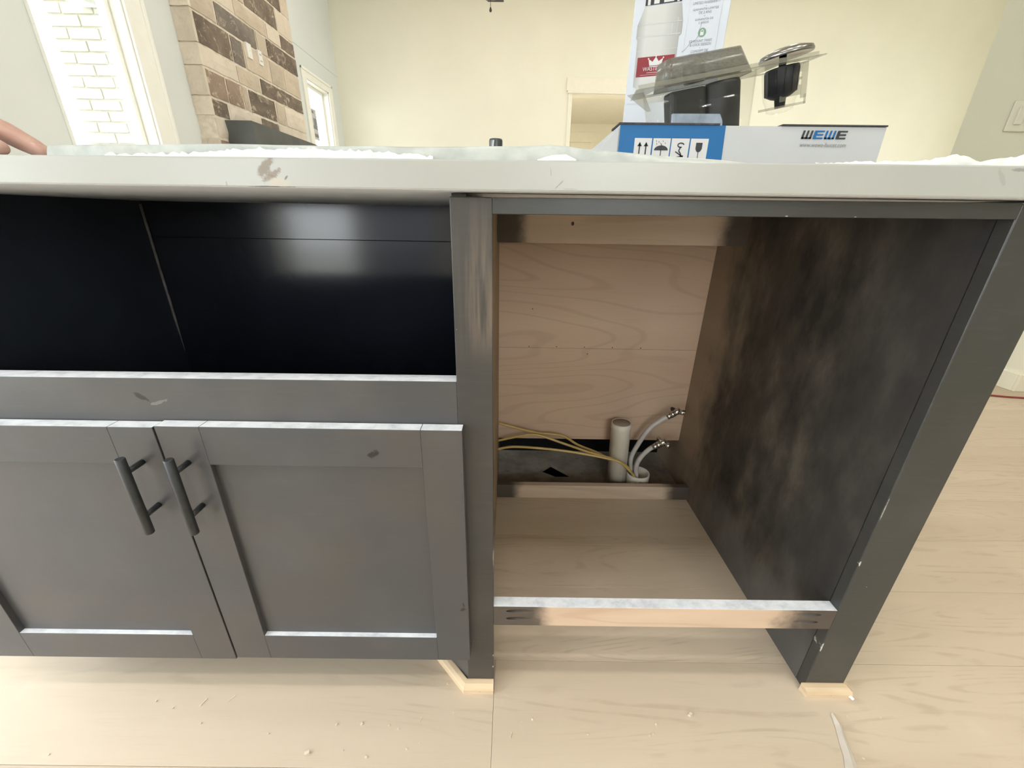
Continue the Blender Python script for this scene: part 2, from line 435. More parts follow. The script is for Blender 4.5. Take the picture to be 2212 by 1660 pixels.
def clear(name, tint, refl=0.12, frost=0.0, rough=0.04, thin=True):
    m = bpy.data.materials.new(name)
    m.use_nodes = True
    t = m.node_tree
    t.nodes.clear()
    out = t.nodes.new('ShaderNodeOutputMaterial')
    tr = t.nodes.new('ShaderNodeBsdfTransparent')
    tr.inputs[0].default_value = (*tint, 1)
    gl = t.nodes.new('ShaderNodeBsdfGlossy')
    gl.inputs['Roughness'].default_value = rough
    lw = t.nodes.new('ShaderNodeLayerWeight')
    lw.inputs[0].default_value = 0.25
    ma = t.nodes.new('ShaderNodeMath')
    ma.operation = 'MULTIPLY_ADD'
    ma.inputs[1].default_value = 0.35
    ma.inputs[2].default_value = refl
    if thin:
        pw = t.nodes.new('ShaderNodeMath')
        pw.operation = 'POWER'
        pw.inputs[1].default_value = 3.0
        lw.inputs[0].default_value = 0.5
        t.links.new(lw.outputs['Facing'], pw.inputs[0])
        t.links.new(pw.outputs[0], ma.inputs[0])
    else:
        t.links.new(lw.outputs['Fresnel'], ma.inputs[0])
    mx = t.nodes.new('ShaderNodeMixShader')
    t.links.new(ma.outputs[0], mx.inputs[0])
    src = tr.outputs[0]
    if frost > 0:
        di = t.nodes.new('ShaderNodeBsdfDiffuse')
        nz = t.nodes.new('ShaderNodeTexNoise')
        nz.inputs['Scale'].default_value = 35.0
        rp = t.nodes.new('ShaderNodeValToRGB')
        rp.color_ramp.elements[0].position = 0.35
        rp.color_ramp.elements[0].color = (0.2, 0.19, 0.16, 1)
        rp.color_ramp.elements[1].position = 0.65
        rp.color_ramp.elements[1].color = (0.5, 0.49, 0.44, 1)
        t.links.new(nz.outputs['Fac'], rp.inputs[0])
        t.links.new(rp.outputs[0], di.inputs[0])
        m2 = t.nodes.new('ShaderNodeMixShader')
        m2.inputs[0].default_value = frost
        t.links.new(tr.outputs[0], m2.inputs[1])
        t.links.new(di.outputs[0], m2.inputs[2])
        src = m2.outputs[0]
    t.links.new(src, mx.inputs[1])
    t.links.new(gl.outputs[0], mx.inputs[2])
    t.links.new(mx.outputs[0], out.inputs[0])
    return m


SCREEN = clear('grey_insect_screen', (0.35, 0.35, 0.36), 0.0, 0.0, 0.3, False)
PANE = clear('window_glass', (0.97, 0.98, 0.97), 0.0, 0.0, 0.0, False)
SHELL = clear('clear_plastic_shell', (0.985, 0.985, 0.975), 0.006, 0.003, 0.06)
RIMPL = clear('scuffed_clear_rim', (0.92, 0.92, 0.89), 0.03, 0.25, 0.15)
FROST = clear('smoky_plastic_lid', (0.68, 0.68, 0.66), 0.03, 0.22, 0.2)

# ------------------------------------------------------------------ mesh helpers
def link(name, me, mats=None, parent=None, local=False, smooth=False):
    o = bpy.data.objects.new(name, me)
    COL.objects.link(o)
    if mats is not None:
        for m in (mats if isinstance(mats, (list, tuple)) else [mats]):
            if m.name not in [q.name for q in me.materials if q]:
                me.materials.append(m)
    if smooth:
        for p in me.polygons:
            p.use_smooth = True
    if parent is not None:
        o.parent = parent
        if not local:
            o.matrix_parent_inverse = WORLD_OF(parent).inverted()
    return o


def WORLD_OF(o):
    m = o.matrix_basis.copy()
    if o.parent:
        m = WORLD_OF(o.parent) @ o.matrix_parent_inverse @ m
    return m


def build(name, bm, mats, parent=None, local=False, smooth=False, dust=False):
    """one mesh object from a bmesh; dust=True gives upward faces the second material"""
    bm.normal_update()
    if dust:
        for f in bm.faces:
            f.material_index = 1 if f.normal.z > 0.8 else 0
    me = bpy.data.meshes.new(name)
    bm.to_mesh(me)
    bm.free()
    return link(name, me, mats, parent, local, smooth)


def tag(o, label=None, cat=None, group=None, kind=None):
    if label:
        o['label'] = label
    if cat:
        o['category'] = cat
    if group:
        o['group'] = group
    if kind:
        o['kind'] = kind
    return o


def thing(name, label, cat, loc=(0, 0, 0), rotz=0.0, group=None):
    o = bpy.data.objects.new(name, None)
    COL.objects.link(o)
    o.location = loc
    o.rotation_euler = (0, 0, rotz)
    o.empty_display_size = 0.05
    return tag(o, label, cat, group)


def abox(bm, x0, x1, y0, y1, z0, z1, bev=0.0, seg=2):
    b2 = bmesh.new()
    bmesh.ops.create_cube(b2, size=1.0)
    for v in b2.verts:
        v.co = Vector((x0 + (v.co.x+0.5)*(x1-x0), y0 + (v.co.y+0.5)*(y1-y0), z0 + (v.co.z+0.5)*(z1-z0)))
    if bev > 0:
        bmesh.ops.bevel(b2, geom=list(b2.edges), offset=bev, segments=seg, profile=0.5, affect='EDGES')
    join(bm, b2)
    return bm


def join(bm, b2, mat=None):
    b2.verts.ensure_lookup_table()
    vs = [bm.verts.new((mat @ v.co) if mat else v.co) for v in b2.verts]
    b2.verts.index_update()
    for f in b2.faces:
        try:
            nf = bm.faces.new([vs[v.index] for v in f.verts])
            nf.smooth = f.smooth
        except ValueError:
            pass
    b2.free()


def box(x0, x1, y0, y1, z0, z1, bev=0.0):
    return abox(bmesh.new(), x0, x1, y0, y1, z0, z1, bev)


def prism(bm, pts, a, b, plane='XZ'):
    """extrude polygon pts between a and b along the axis normal to plane"""
    def P(p, t):
        return {'XZ': (p[0], t, p[1]), 'YZ': (t, p[0], p[1]), 'XY': (p[0], p[1], t)}[plane]
    A = [bm.verts.new(P(p, a)) for p in pts]
    B = [bm.verts.new(P(p, b)) for p in pts]
    n_ = len(pts)
    bm.faces.new(A)
    bm.faces.new(B[::-1])
    for i in range(n_):
        bm.faces.new([A[(i+1) % n_], A[i], B[i], B[(i+1) % n_]])
    bmesh.ops.recalc_face_normals(bm, faces=bm.faces)
    return bm


def smooth_path(pts, n_=6):
    pts = [Vector(p) for p in pts]
    out = []
    for i in range(len(pts)-1):
        p0 = pts[max(i-1, 0)]
        p1, p2 = pts[i], pts[i+1]
        p3 = pts[min(i+2, len(pts)-1)]
        for k in range(n_):
            t = k/n_
            out.append(0.5*((2*p1) + (p2-p0)*t + (2*p0-5*p1+4*p2-p3)*t*t + (3*p1-p0-3*p2+p3)*t**3))
    out.append(pts[-1])
    return out


def tube(bm, pts, r, seg=10, caps=True):
    rs = r if isinstance(r, (list, tuple)) else [r]*len(pts)
    rings = []
    up = Vector((0.13, 0.21, 0.97))
    for i, p in enumerate(pts):
        p = Vector(p)
        d_ = (Vector(pts[min(i+1, len(pts)-1)]) - Vector(pts[max(i-1, 0)])).normalized()
        a = up - d_*up.dot(d_)
        if a.length < 1e-4:
            a = Vector((1, 0, 0)) - d_*d_.x
        a.normalize()
        up = a
        b = d_.cross(a)
        rings.append([bm.verts.new(p + rs[i]*(math.cos(2*PI*k/seg)*a + math.sin(2*PI*k/seg)*b)) for k in range(seg)])
    for i in range(len(rings)-1):
        for k in range(seg):
            f = bm.faces.new([rings[i][k], rings[i][(k+1) % seg], rings[i+1][(k+1) % seg], rings[i+1][k]])
            f.smooth = True
    if caps:
        bm.faces.new(rings[0][::-1])
        bm.faces.new(rings[-1])
    return bm


def lathe(bm, prof, seg=24, mat=None):
    """profile of (radius, z) turned about z"""
    b2 = bmesh.new()
    rings = []
    for r, z in prof:
        if r < 1e-6:
            rings.append([b2.verts.new((0, 0, z))])
        else:
            rings.append([b2.verts.new((r*math.cos(2*PI*k/seg), r*math.sin(2*PI*k/seg), z)) for k in range(seg)])
    for a, b in zip(rings, rings[1:]):
        for k in range(seg):
            if len(a) == 1 and len(b) == 1:
                continue
            if len(a) == 1:
                f = b2.faces.new([a[0], b[(k+1) % seg], b[k]])
            elif len(b) == 1:
                f = b2.faces.new([a[k], a[(k+1) % seg], b[0]])
            else:
                f = b2.faces.new([a[k], a[(k+1) % seg], b[(k+1) % seg], b[k]])
            f.smooth = True
    join(bm, b2, mat)
    return bm


def align_z(d_, loc):
    q = Vector((0, 0, 1)).rotation_difference(Vector(d_).normalized())
    return Matrix.Translation(loc) @ q.to_matrix().to_4x4()


def boolean(o, cutters):
    for c in cutters:
        md = o.modifiers.new('cut', 'BOOLEAN')
        md.operation = 'DIFFERENCE'
        md.solver = 'EXACT'
        md.object = c
    bpy.context.view_layer.update()
    dg = bpy.context.evaluated_depsgraph_get()
    me = bpy.data.meshes.new_from_object(o.evaluated_get(dg))
    o.modifiers.clear()
    o.data = me
    for c in cutters:
        bpy.data.objects.remove(c)


def flat(polys, y=0.0):
    """flat print: polygons in (x, z) at depth y, facing -y"""
    bm = bmesh.new()
    for p in polys:
        vs = [bm.verts.new((a, y, b)) for a, b in p]
        bm.faces.new(vs)
    bm.normal_update()
    for f in bm.faces:
        if f.normal.y > 0:
            f.normal_flip()
    return bm


def rect(x0, x1, z0, z1):
    return [(x0, z0), (x1, z0), (x1, z1), (x0, z1)]


def text_obj(name, body, width, cx, z, y, mat, parent, height=None, shear=0.0, local=True):
    cu = bpy.data.curves.new('t', 'FONT')
    cu.body = body
    cu.align_x = 'CENTER'
    cu.size = 1.0
    cu.shear = shear
    cu.resolution_u = 3
    to = bpy.data.objects.new('t', cu)
    COL.objects.link(to)
    bpy.context.view_layer.update()
    me = bpy.data.meshes.new_from_object(to.evaluated_get(bpy.context.evaluated_depsgraph_get()))
    bpy.data.objects.remove(to)
    xs = [v.co.x for v in me.vertices]
    ys = [v.co.y for v in me.vertices]
    s = width/(max(xs)-min(xs))
    sz = s if height is None else height/(max(ys)-min(ys))
    mx = (max(xs)+min(xs))/2
    for v in me.vertices:
        v.co = Vector(((v.co.x-mx)*s + cx, y, v.co.y*sz + z))
    me.name = name
    return link(name, me, mat, parent, local)


def wall(name, axis, c0, c1, a0, a1, z0, z1, holes, mat):
    """wall slab with rectangular openings; axis 'x' = slab normal to x (runs along y)"""
    bm = bmesh.new()

    def B(p, q, r, s):
        if q-p > 1e-4 and s-r > 1e-4:
            if axis == 'x':
                abox(bm, c0, c1, p, q, r, s)
            else:
                abox(bm, p, q, c0, c1, r, s)
    cur = a0
    for (h0, h1, hz0, hz1) in sorted(holes):
        B(cur, h0, z0, z1)
        B(h0, h1, z0, hz0)
        B(h0, h1, hz1, z1)
        cur = h1
    B(cur, a1, z0, z1)
    return tag(build(name, bm, mat), kind='structure')


# ------------------------------------------------------------------ the room
XL, YB, YK, XR, CZ = -2.44, 6.70, -2.20, 4.50, 3.70
wall('wall_left', 'x', XL-0.15, XL, YK-0.15, YB+0.15, -0.02, CZ, [(-1.2, 1.2, 0.05, 2.11), (2.57, 3.20, 0.31, 2.33), (5.69, 6.32, 0.61, 2.33)], GREYWALL)
wall('wall_back', 'y', YB, YB+0.15, XL, 6.75, -0.02, CZ, [(0.80, 1.72, -0.02, 2.448)], CREAM)
wall('wall_behind', 'y', YK-0.15, YK, XL, XR+0.15, -0.02, CZ, [(-2.35, -0.7, 0.03, 2.09), (0.2, 1.3, 0.95, 2.15)], CREAM)
wall('wall_right', 'x', XR, XR+0.15, YK, 2.24, -0.02, CZ, [], CREAM)
wall('wall_pantry_front', 'y', 2.09, 2.24, 2.83, XR, -0.02, CZ, [], CREAM)
wall('wall_pantry_side', 'x', 2.83, 2.98, 2.24, 2.65, -0.02, CZ, [], CREAM)
tag(build('wall_switch', prism(bmesh.new(), [(2.367, 2.5), (2.83, 2.5), (2.83, 2.65), (2.53, 2.65)], -0.02, CZ, 'XY'), SAGE), kind='structure')
wall('wall_living_near', 'y', 2.65, 2.8, 2.72, 6.75, -0.02, CZ, [], CREAM)
wall('wall_living_right', 'x', 6.6, 6.75, 2.8, YB, -0.02, CZ, [(3.0, 5.3, 0.25, 2.75)], CREAM)
tag(build('ceiling', box(XL, 6.75, YK, YB, CZ, CZ+0.1), CEIL), kind='structure')
bm = bmesh.new()
abox(bm, 2.815, XR, 2.075, 2.09, 0.0, 0.1, 0.003)
abox(bm, 2.815, 2.83, 2.09, 2.5, 0.0, 0.1, 0.003)
tag(build('baseboard_right', bm, TRIMC), kind='structure')
tag(build('baseboard_left', box(XL, XL+0.015, 1.25, 2.4, 0.0, 0.12, 0.003), TRIMW), kind='structure')
bm = bmesh.new()
abox(bm, XL, 0.70, YB-0.015, YB, 0.0, 0.12, 0.003)
abox(bm, 1.82, 6.6, YB-0.015, YB, 0.0, 0.12, 0.003)
tag(build('baseboard_back', bm, TRIMC), kind='structure')

# hallway behind the cased opening
bm = bmesh.new()
abox(bm, 0.15, 0.3, YB+0.15, 10.4, -0.02, 2.8)
tag(build('wall_hall_left', bm, CREAM), kind='structure')
tag(build('wall_hall_right', box(2.6, 2.75, YB+0.15, 10.4, -0.02, 2.8), CREAM), kind='structure')
tag(build('wall_hall_end', box(0.15, 2.75, 10.4, 10.55, -0.02, 2.8), CREAM), kind='structure')
tag(build('ceiling_hall', box(0.15, 2.75, YB+0.15, 10.55, 2.8, 2.9), CEIL), kind='structure')
# cased opening
bm = bmesh.new()
abox(bm, 0.715, 1.805, YB-0.022, YB, 2.49, 2.643, 0.003)
abox(bm, 0.735, 1.785, YB-0.03, YB, 2.462, 2.49, 0.003)
tag(build('trim_1', bm, TRIMC), 'cream header board over the cased opening in the far wall', kind='structure')
bm = bmesh.new()
abox(bm, 0.745, 0.80, YB-0.012, YB, 0.0, 2.462, 0.003)
abox(bm, 1.72, 1.775, YB-0.012, YB, 0.0, 2.462, 0.003)
tag(build('trim_2', bm, CREAM), 'cream side casings of the opening in the far wall', kind='structure')
# far hall door
bm = bmesh.new()
abox(bm, 0.85, 1.845, 10.378, 10.40, 2.445, 2.64, 0.003)
abox(bm, 0.9, 0.99, 10.382, 10.40, 0, 2.445, 0.003)
abox(bm, 1.71, 1.80, 10.382, 10.40, 0, 2.445, 0.003)
d1 = tag(build('door_1', bm, TRIMC), kind='structure')
build('door_leaf', box(0.99, 1.71, 10.388, 10.40, 0.01, 2.435), CREAM, d1)
bm = bmesh.new()
for z0, z1 in ((0.25, 1.05), (1.25, 2.25)):
    for x0, x1 in ((1.09, 1.31), (1.39, 1.61)):
        abox(bm, x0, x1, 10.383, 10.392, z0, z1, 0.006)
build('door_panel', bm, TRIMC, d1)
t = thing('added_hall_light', 'added round flush light in the hallway, hidden behind the opening header', 'ceiling light', (1.3, 7.25, 2.74))  # lamp added out of sight to brighten the hall
bm = bmesh.new()
lathe(bm, [(0.0, -0.04), (0.09, -0.03), (0.13, 0.0), (0.0, 0.0)], 24)
g = G('hall_fill_glow', 0.5)
g.b.inputs['Emission Color'].default_value = (1.0, 0.95, 0.87, 1)
g.b.inputs['Emission Strength'].default_value = 280.0
build('diffuser', bm, g.m, t, True)
bm = bmesh.new()
lathe(bm, [(0.13, -0.005), (0.145, 0.0), (0.145, 0.06), (0.0, 0.06)], 24)
build('base', bm, TRIMW, t, True)


def window(name, y0, y1, z0, z1, label):
    """window in the left wall: casing on the inside face, jamb, sash, pane"""
    bm = bmesh.new()
    xi = XL
    for (a, b, c_, d_) in ((y0-0.1 if name == 'window_2' else y0-0.004, y0, z0-0.1, z1+0.09), (y1, y1+0.16 if name == 'window_1' else y1+0.09, z0-0.1, z1+0.09), (y0, y1, z1, z1+0.09), (y0, y1, z0-0.1, z0)):
        abox(bm, xi, xi+0.018, a, b, c_, d_, 0.003)
    yo = y1+0.16 if name == 'window_1' else y1+0.09
    abox(bm, xi, xi+0.028, yo-0.028, yo, z0-0.1, z1+0.09, 0.004)
    abox(bm, xi, xi+0.028, y0-0.1 if name == 'window_2' else y0, yo, z1+0.062, z1+0.09, 0.004)
    w = tag(build(name, bm, TRIMW), label, kind='structure')
    bm = bmesh.new()
    for (a, b, c_, d_) in ((y0, y0+0.012, z0, z1), (y1-0.012, y1, z0, z1), (y0, y1, z1-0.012, z1), (y0, y1, z0, z0+0.012)):
        abox(bm, xi-0.15, xi, a, b, c_, d_)
    build('jamb', bm, TRIMW, w)
    bm = bmesh.new()
    for (a, b, c_, d_) in ((y0+0.012, y0+0.045, z0+0.012, z1-0.012), (y1-0.045, y1-0.012, z0+0.012, z1-0.012), (y0+0.045, y1-0.045, z1-0.047, z1-0.012), (y0+0.045, y1-0.045, z0+0.012, z0+0.047)):
        abox(bm, xi-0.11, xi-0.07, a, b, c_, d_, 0.004)
    build('sash', bm, TRIMW, w)
    build('pane', box(xi-0.092, xi-0.088, y0+0.04, y1-0.04, z0+0.04, z1-0.04), PANE, w)
    return w


w1 = window('window_1', 2.57, 3.20, 0.31, 2.33, 'tall white-cased window beside the stone fireplace')
w2 = window('window_2', 5.69, 6.32, 0.61, 2.33, 'far white-cased window between fireplace and corner')
# patio door and kitchen windows on the near side of the room
bm = bmesh.new()
for (a, b, c_, d_) in ((-2.35, -2.28, 0.03, 2.09), (-1.63, -1.53, 0.03, 2.09), (-0.77, -0.7, 0.03, 2.09), (-2.28, -0.77, 2.0, 2.09), (-2.28, -0.77, 0.03, 0.2)):
    abox(bm, a, b, YK-0.1, YK-0.04, c_, d_, 0.004)
d2 = tag(build('door_2', bm, TRIMW), 'glazed patio door behind the camera', kind='structure')
build('pane', box(-2.28, -1.63, YK-0.075, YK-0.07, 0.2, 2.0), PANE, d2)
build('insect_screen', box(-1.53, -0.77, YK-0.075, YK-0.07, 0.2, 2.0), SCREEN, d2)
bm = bmesh.new()
for (a, b, c_, d_) in ((-1.2, -1.13, 0.05, 2.11), (1.13, 1.2, 0.05, 2.11), (-0.05, 0.05, 0.05, 2.11), (-1.13, 1.13, 2.03, 2.11), (-1.13, 1.13, 0.05, 0.15)):
    abox(bm, XL-0.11, XL-0.04, a, b, c_, d_, 0.004)
d3 = tag(build('door_3', bm, TRIMW), 'sliding glass door in the left wall beside the island, out of view', kind='structure')
build('pane', box(XL-0.078, XL-0.073, -1.13, -0.05, 0.15, 2.03), PANE, d3)
build('pane', box(XL-0.078, XL-0.073, 0.05, 1.13, 0.15, 2.03), PANE, d3)
bm = bmesh.new()
for (a, b, c_, d_) in ((0.2, 0.26, 0.95, 2.15), (1.24, 1.3, 0.95, 2.15), (0.72, 0.78, 0.95, 2.15), (0.26, 1.24, 2.09, 2.15), (0.26, 1.24, 0.95, 1.01)):
    abox(bm, a, b, YK-0.1, YK-0.04, c_, d_, 0.004)
w3 = tag(build('window_3', bm, TRIMW), 'kitchen window behind the camera', kind='structure')
build('pane', box(0.26, 0.72, YK-0.075, YK-0.07, 1.01, 2.09), PANE, w3)
build('pane', box(0.78, 1.24, YK-0.075, YK-0.07, 1.01, 2.09), PANE, w3)
bm = bmesh.new()
for (a, b, c_, d_) in ((3.0, 3.06, 0.25, 2.75), (5.24, 5.3, 0.25, 2.75), (4.12, 4.18, 0.25, 2.75), (3.06, 5.24, 2.69, 2.75), (3.06, 5.24, 0.25, 0.31)):
    abox(bm, 6.64, 6.7, a, b, c_, d_, 0.004)
w4 = tag(build('added_window', bm, TRIMW), 'added wide living room window, unseen behind the wall at right', kind='structure')  # unseen window added to throw daylight on the back wall
build('pane', box(6.67, 6.675, 3.06, 4.12, 0.31, 2.69), PANE, w4)
build('pane', box(6.67, 6.675, 4.18, 5.24, 0.31, 2.69), PANE, w4)

# ------------------------------------------------------------------ floor: slab with the plumbing pit, oak planks
bm = bmesh.new()
for a in ((XL, XR, YK, 1.13), (XL, 6.6, 1.39, YB+0.15), (XL, -0.02, 1.13, 1.39), (0.57, XR, 1.13, 1.39), (0.3, 2.6, YB+0.15, 10.4)):
    abox(bm, a[0], a[1], a[2], a[3], -0.1, -0.0135)
floor = tag(build('floor', bm, CONCRETE), 'pale oak plank floor scattered with wood chips', kind='structure')
PW, PLN = 0.1818, 2.2
_pm = {}


def plank(x0, x1, y0):
    L = round(x1-x0, 4)
    if L < 0.03:
        return
    if L not in _pm:
        bm = bmesh.new()
        abox(bm, -L/2+0.00025, L/2-0.00025, -PW/2+0.00025, PW/2-0.00025, -0.0125, 0.0, 0.0004, 1)
        me = bpy.data.meshes.new('plank')
        bm.to_mesh(me)
        bm.free()
        me.materials.append(PLANK)
        _pm[L] = me
    o = link('plank', _pm[L], None, floor)
    o.location = ((x0+x1)/2, y0+PW/2, 0)


r0 = 0.56 - PW*15
for k in range(51):
    y0 = r0 + k*PW
    if y0 > YB+0.05:
        break
    ym = y0 + PW/2
    spans = [(XL, 6.6 if ym > 2.65 else 2.45 if ym > 2.5 else 2.9 if ym > 2.09 else XR)]
    if 1.10 < ym < 1.42:
        spans = [(XL, -0.985), (0.645, XR)]
    off = -0.0225 if k == 14 else random.uniform(-1.0, 0.9)
    if k in (15, 16, 17):
        off = (-0.9, -0.55, -1.0)[k-15]
    for s0, s1 in spans:
        j = off - math.ceil((off-s0)/PLN)*PLN
        cuts = [s0]
        while j < s1:
            if j > s0+0.02 and j < s1-0.02:
                cuts.append(j)
            j += PLN
        cuts.append(s1)
        for a, b in zip(cuts, cuts[1:]):
            plank(a, b, y0)
for k in range(6):
    tag(build('hall_floor', box(0.3, 2.6, YB+0.15+k*0.6, YB+0.15+(k+1)*0.6, -0.0125, 0.0), PLANK, floor), None) if k < 6 else None

# ------------------------------------------------------------------ outdoors: ground, porch beam with added shade roof, brick pier
tag(build('ground', box(-14, 14, -14, 16, -0.35, -0.25), GROUND), 'pale ground outside the windows', kind='structure')
t = thing('porch_beam_and_shade', 'white porch beam at the top of the tall window, with added shade roof', 'porch roof', (-3.6, 3.4, 2.75))
build('added_shade_panel', box(-4.6, -2.6, 1.3, 8.5, 2.75, 2.85), TRIMW, t)  # roof slab added to keep sky light off the pier
build('beam', box(-2.86, -2.737, 2.75, 3.38, 2.086, 2.75, 0.006), TRIMW, t)
pier = thing('brick_pier', 'white-painted brick pier outside the tall window', 'brick pier', (-2.87, 3.5, 0))
build('mortar_core', box(-3.11, -2.62, 3.408, 3.8, -0.25, 2.75), MORTAR, pier)
_bmesh = {}
for ln in (0.203, 0.0965, 0.1735):
    bm = box(-ln/2, ln/2, -0.008, 0.06, -0.029, 0.029, 0.004)
    for v in bm.verts:
        v.co += Vector((random.uniform(-.0015, .0015), random.uniform(-.0015, .001), random.uniform(-.0012, .0012)))
    me = bpy.data.meshes.new('brick')
    bm.to_mesh(me)
    bm.free()
    me.materials.append(BRICK)
    _bmesh[ln] = me
for k in range(44):
    z = -0.25 + 0.034 + k*0.0679
    if z > 2.7:
        break
    x = -3.11
    seqs = (0.203, 0.1735, 0.0965) if k % 2 else (0.0965, 0.203, 0.1735)
    for ln in seqs:
        o = link('brick', _bmesh[ln], None, pier)
        o.location = (x+ln/2-(-0.0)+0.0, 3.408, z)
        o.rotation_euler = (0, random.uniform(-.006, .006), random.uniform(-.01, .01))
        o.matrix_parent_inverse = WORLD_OF(pier).inverted()
        x += ln + 0.0105

# ------------------------------------------------------------------ stone fireplace
fp = thing('stone_fireplace', 'stone-clad chimney breast in brown and buff blocks on left wall', 'fireplace', (-2.37, 4.43, 0))
build('backing', box(XL, -2.318, 3.65, 5.22, 0.0, CZ), GROUT, fp)


def stone_mesh(y0, y1, z0, z1, proud, xf=-2.318):
    ny = max(2, int((y1-y0)/0.05))
    nz = max(2, int((z1-z0)/0.04))
    bm = bmesh.new()
    sd = random.uniform(0, 50)
    G_ = []
    for i in range(ny+1):
        row = []
        for j in range(nz+1):
            y = y0 + (y1-y0)*i/ny
            z = z0 + (z1-z0)*j/nz
            e = min(i, ny-i, j, nz-j)
            d_ = noise.noise(Vector((y*14+sd, z*14, sd)))
            x = xf + proud + (0.0 if e == 0 else 0.006+0.007*d_)
            if i in (0, ny):
                y += 0.006*noise.noise(Vector((sd, z*25, y)))
            if j in (0, nz):
                z += 0.006*noise.noise(Vector((sd+9, y*20, z)))
            row.append(bm.verts.new((x, y, z)))
        G_.append(row)
    for i in range(ny):
        for j in range(nz):
            bm.faces.new([G_[i][j], G_[i+1][j], G_[i+1][j+1], G_[i][j+1]])
    # sides back to the grout
    per = [G_[i][0] for i in range(ny+1)] + [G_[ny][j] for j in range(1, nz+1)] + [G_[i][nz] for i in range(ny-1, -1, -1)] + [G_[0][j] for j in range(nz-1, 0, -1)]
    bk = [bm.verts.new((xf-0.01, v.co.y, v.co.z)) for v in per]
    for i in range(len(per)):
        k = (i+1) % len(per)
        bm.faces.new([per[k], per[i], bk[i], bk[k]])
    bmesh.ops.recalc_face_normals(bm, faces=bm.faces)
    return bm


courses = [
    (1.548, 1.675, [(3.66, 3.87, 'd'), (3.87, 4.33, 'l'), (4.33, 4.64, 'd'), (4.64, 5.23, 'l')]),
    (1.675, 1.862, [(3.66, 3.90, 'm'), (3.90, 4.11, 'm'), (4.11, 4.20, 't'), (4.20, 4.64, 'd'), (4.64, 4.80, 't'), (4.80, 5.23, 'l')]),
    (1.862, 2.0, [(3.66, 4.09, 'l'), (4.09, 4.43, 't'), (4.43, 4.88, 'd'), (4.88, 5.23, 'd')]),
    (2.0, 2.2, [(3.66, 4.08, 'd'), (4.08, 4.25, 'g'), (4.25, 4.65, 't'), (4.65, 4.90, 't'), (4.90, 5.23, 't')]),
    (2.2, 2.362, [(3.66, 3.95, 't'), (3.95, 4.49, 'g'), (4.49, 4.66, 't'), (4.66, 5.23, 'd')]),
    (2.362, 2.49, [(3.66, 3.80, 'd'), (3.80, 4.22, 'l'), (4.22, 4.70, 't'), (4.70, 4.95, 'l'), (4.95, 5.23, 'd')]),
    (2.49, 2.68, [(3.66, 3.92, 'm'), (3.92, 4.40, 't'), (4.40, 4.93, 'd'), (4.93, 5.23, 'l')]),
]
z = 2.68
while z < CZ-0.1:
    hgt = random.choice((0.13, 0.16, 0.19))
    ys, row = 3.66, []
    while ys < 5.2:
        ln = min(random.uniform(0.18, 0.5), 5.23-ys)
        row.append((ys, ys+ln, random.choice('ddmgtllt')))
        ys += ln
    courses.append((z, min(z+hgt, CZ), row))
    z += hgt
z = 0.0
for hgt in (0.16, 0.2, 0.14, 0.19, 0.16, 0.2, 0.16, 0.19, 0.148):
    for (a, b) in ((3.66, 3.9), (4.96, 5.23)) if z < 0.84 else ((3.66, 4.05), (4.05, 4.5), (4.5, 4.86), (4.86, 5.23)):
        courses.append((z, z+hgt, [(a, b, random.choice('dmgtlt'))]))
    z += hgt
for z0, z1, row in courses:
    for y0, y1, k in row:
        o = build('stone', stone_mesh(y0+0.010, y1-0.010, z0+0.010, z1-0.010, random.uniform(0.002, 0.008)), ST[k], fp)
for z0, z1, row in courses[:7] + [(2.68+0.2*i, 2.88+0.2*i, 0) for i in range(5)] + [(0.2*i, 0.2*i+0.2, 0) for i in range(7)]:
    if z1 <= CZ:
        bm = bmesh.new()
        b2 = bmesh.new()
        bmesh.ops.create_grid(b2, x_segments=4, y_segments=4, size=0.5)
        for v in b2.verts:
            x = -2.44 + (v.co.x+0.5)*0.135
            zz = z0 + 0.004 + (v.co.y+0.5)*(z1-z0-0.008)
            v.co = Vector((x, 3.640 + 0.014*noise.noise(Vector((x*30, zz*22, 3.0))), zz))
        ex = bmesh.ops.extrude_face_region(b2, geom=list(b2.faces))
        for v in [e for e in ex['geom'] if isinstance(e, bmesh.types.BMVert)]:
            v.co.y = 3.662
        bmesh.ops.recalc_face_normals(b2, faces=b2.faces)
        join(bm, b2)
        build('corner_stone', bm, ST['l'], fp)
build('firebox', box(-2.40, -2.325, 3.9, 4.96, 0.0, 0.84), DARK, fp)
bm = bmesh.new()
abox(bm, -2.318, -2.10, 3.78, 5.09, 1.33, 1.543, 0.003)
tag(build('mantel_beam', bm, MANTEL), 'charcoal wooden mantel beam across the stone fireplace', 'mantel')
for y0, y1, nm, lab in ((4.285, 4.352, 'cable_plate', 'blank white wall plate on the fireplace stone'), (4.455, 4.515, 'power_outlet', 'white double power outlet on the fireplace stone')):
    t = thing(nm, lab, 'outlet', (-2.29, (y0+y1)/2, 2.155))
    build('plate', box(-2.318, -2.295, y0, y1, 2.1, 2.21, 0.002), PLATEW, t)
    if nm == 'power_outlet':
        for zz in (2.13, 2.178):
            bm = bmesh.new()
            abox(bm, -2.2955, -2.2935, (y0+y1)/2-0.012, (y0+y1)/2-0.006, zz-0.006, zz+0.006)
            abox(bm, -2.2955, -2.2935, (y0+y1)/2+0.006, (y0+y1)/2+0.012, zz-0.006, zz+0.006)
            build('socket', bm, INKG, t)
    else:
        build('screw', box(-2.2955, -2.2935, 4.316, 4.321, 2.153, 2.158), INKL, t)
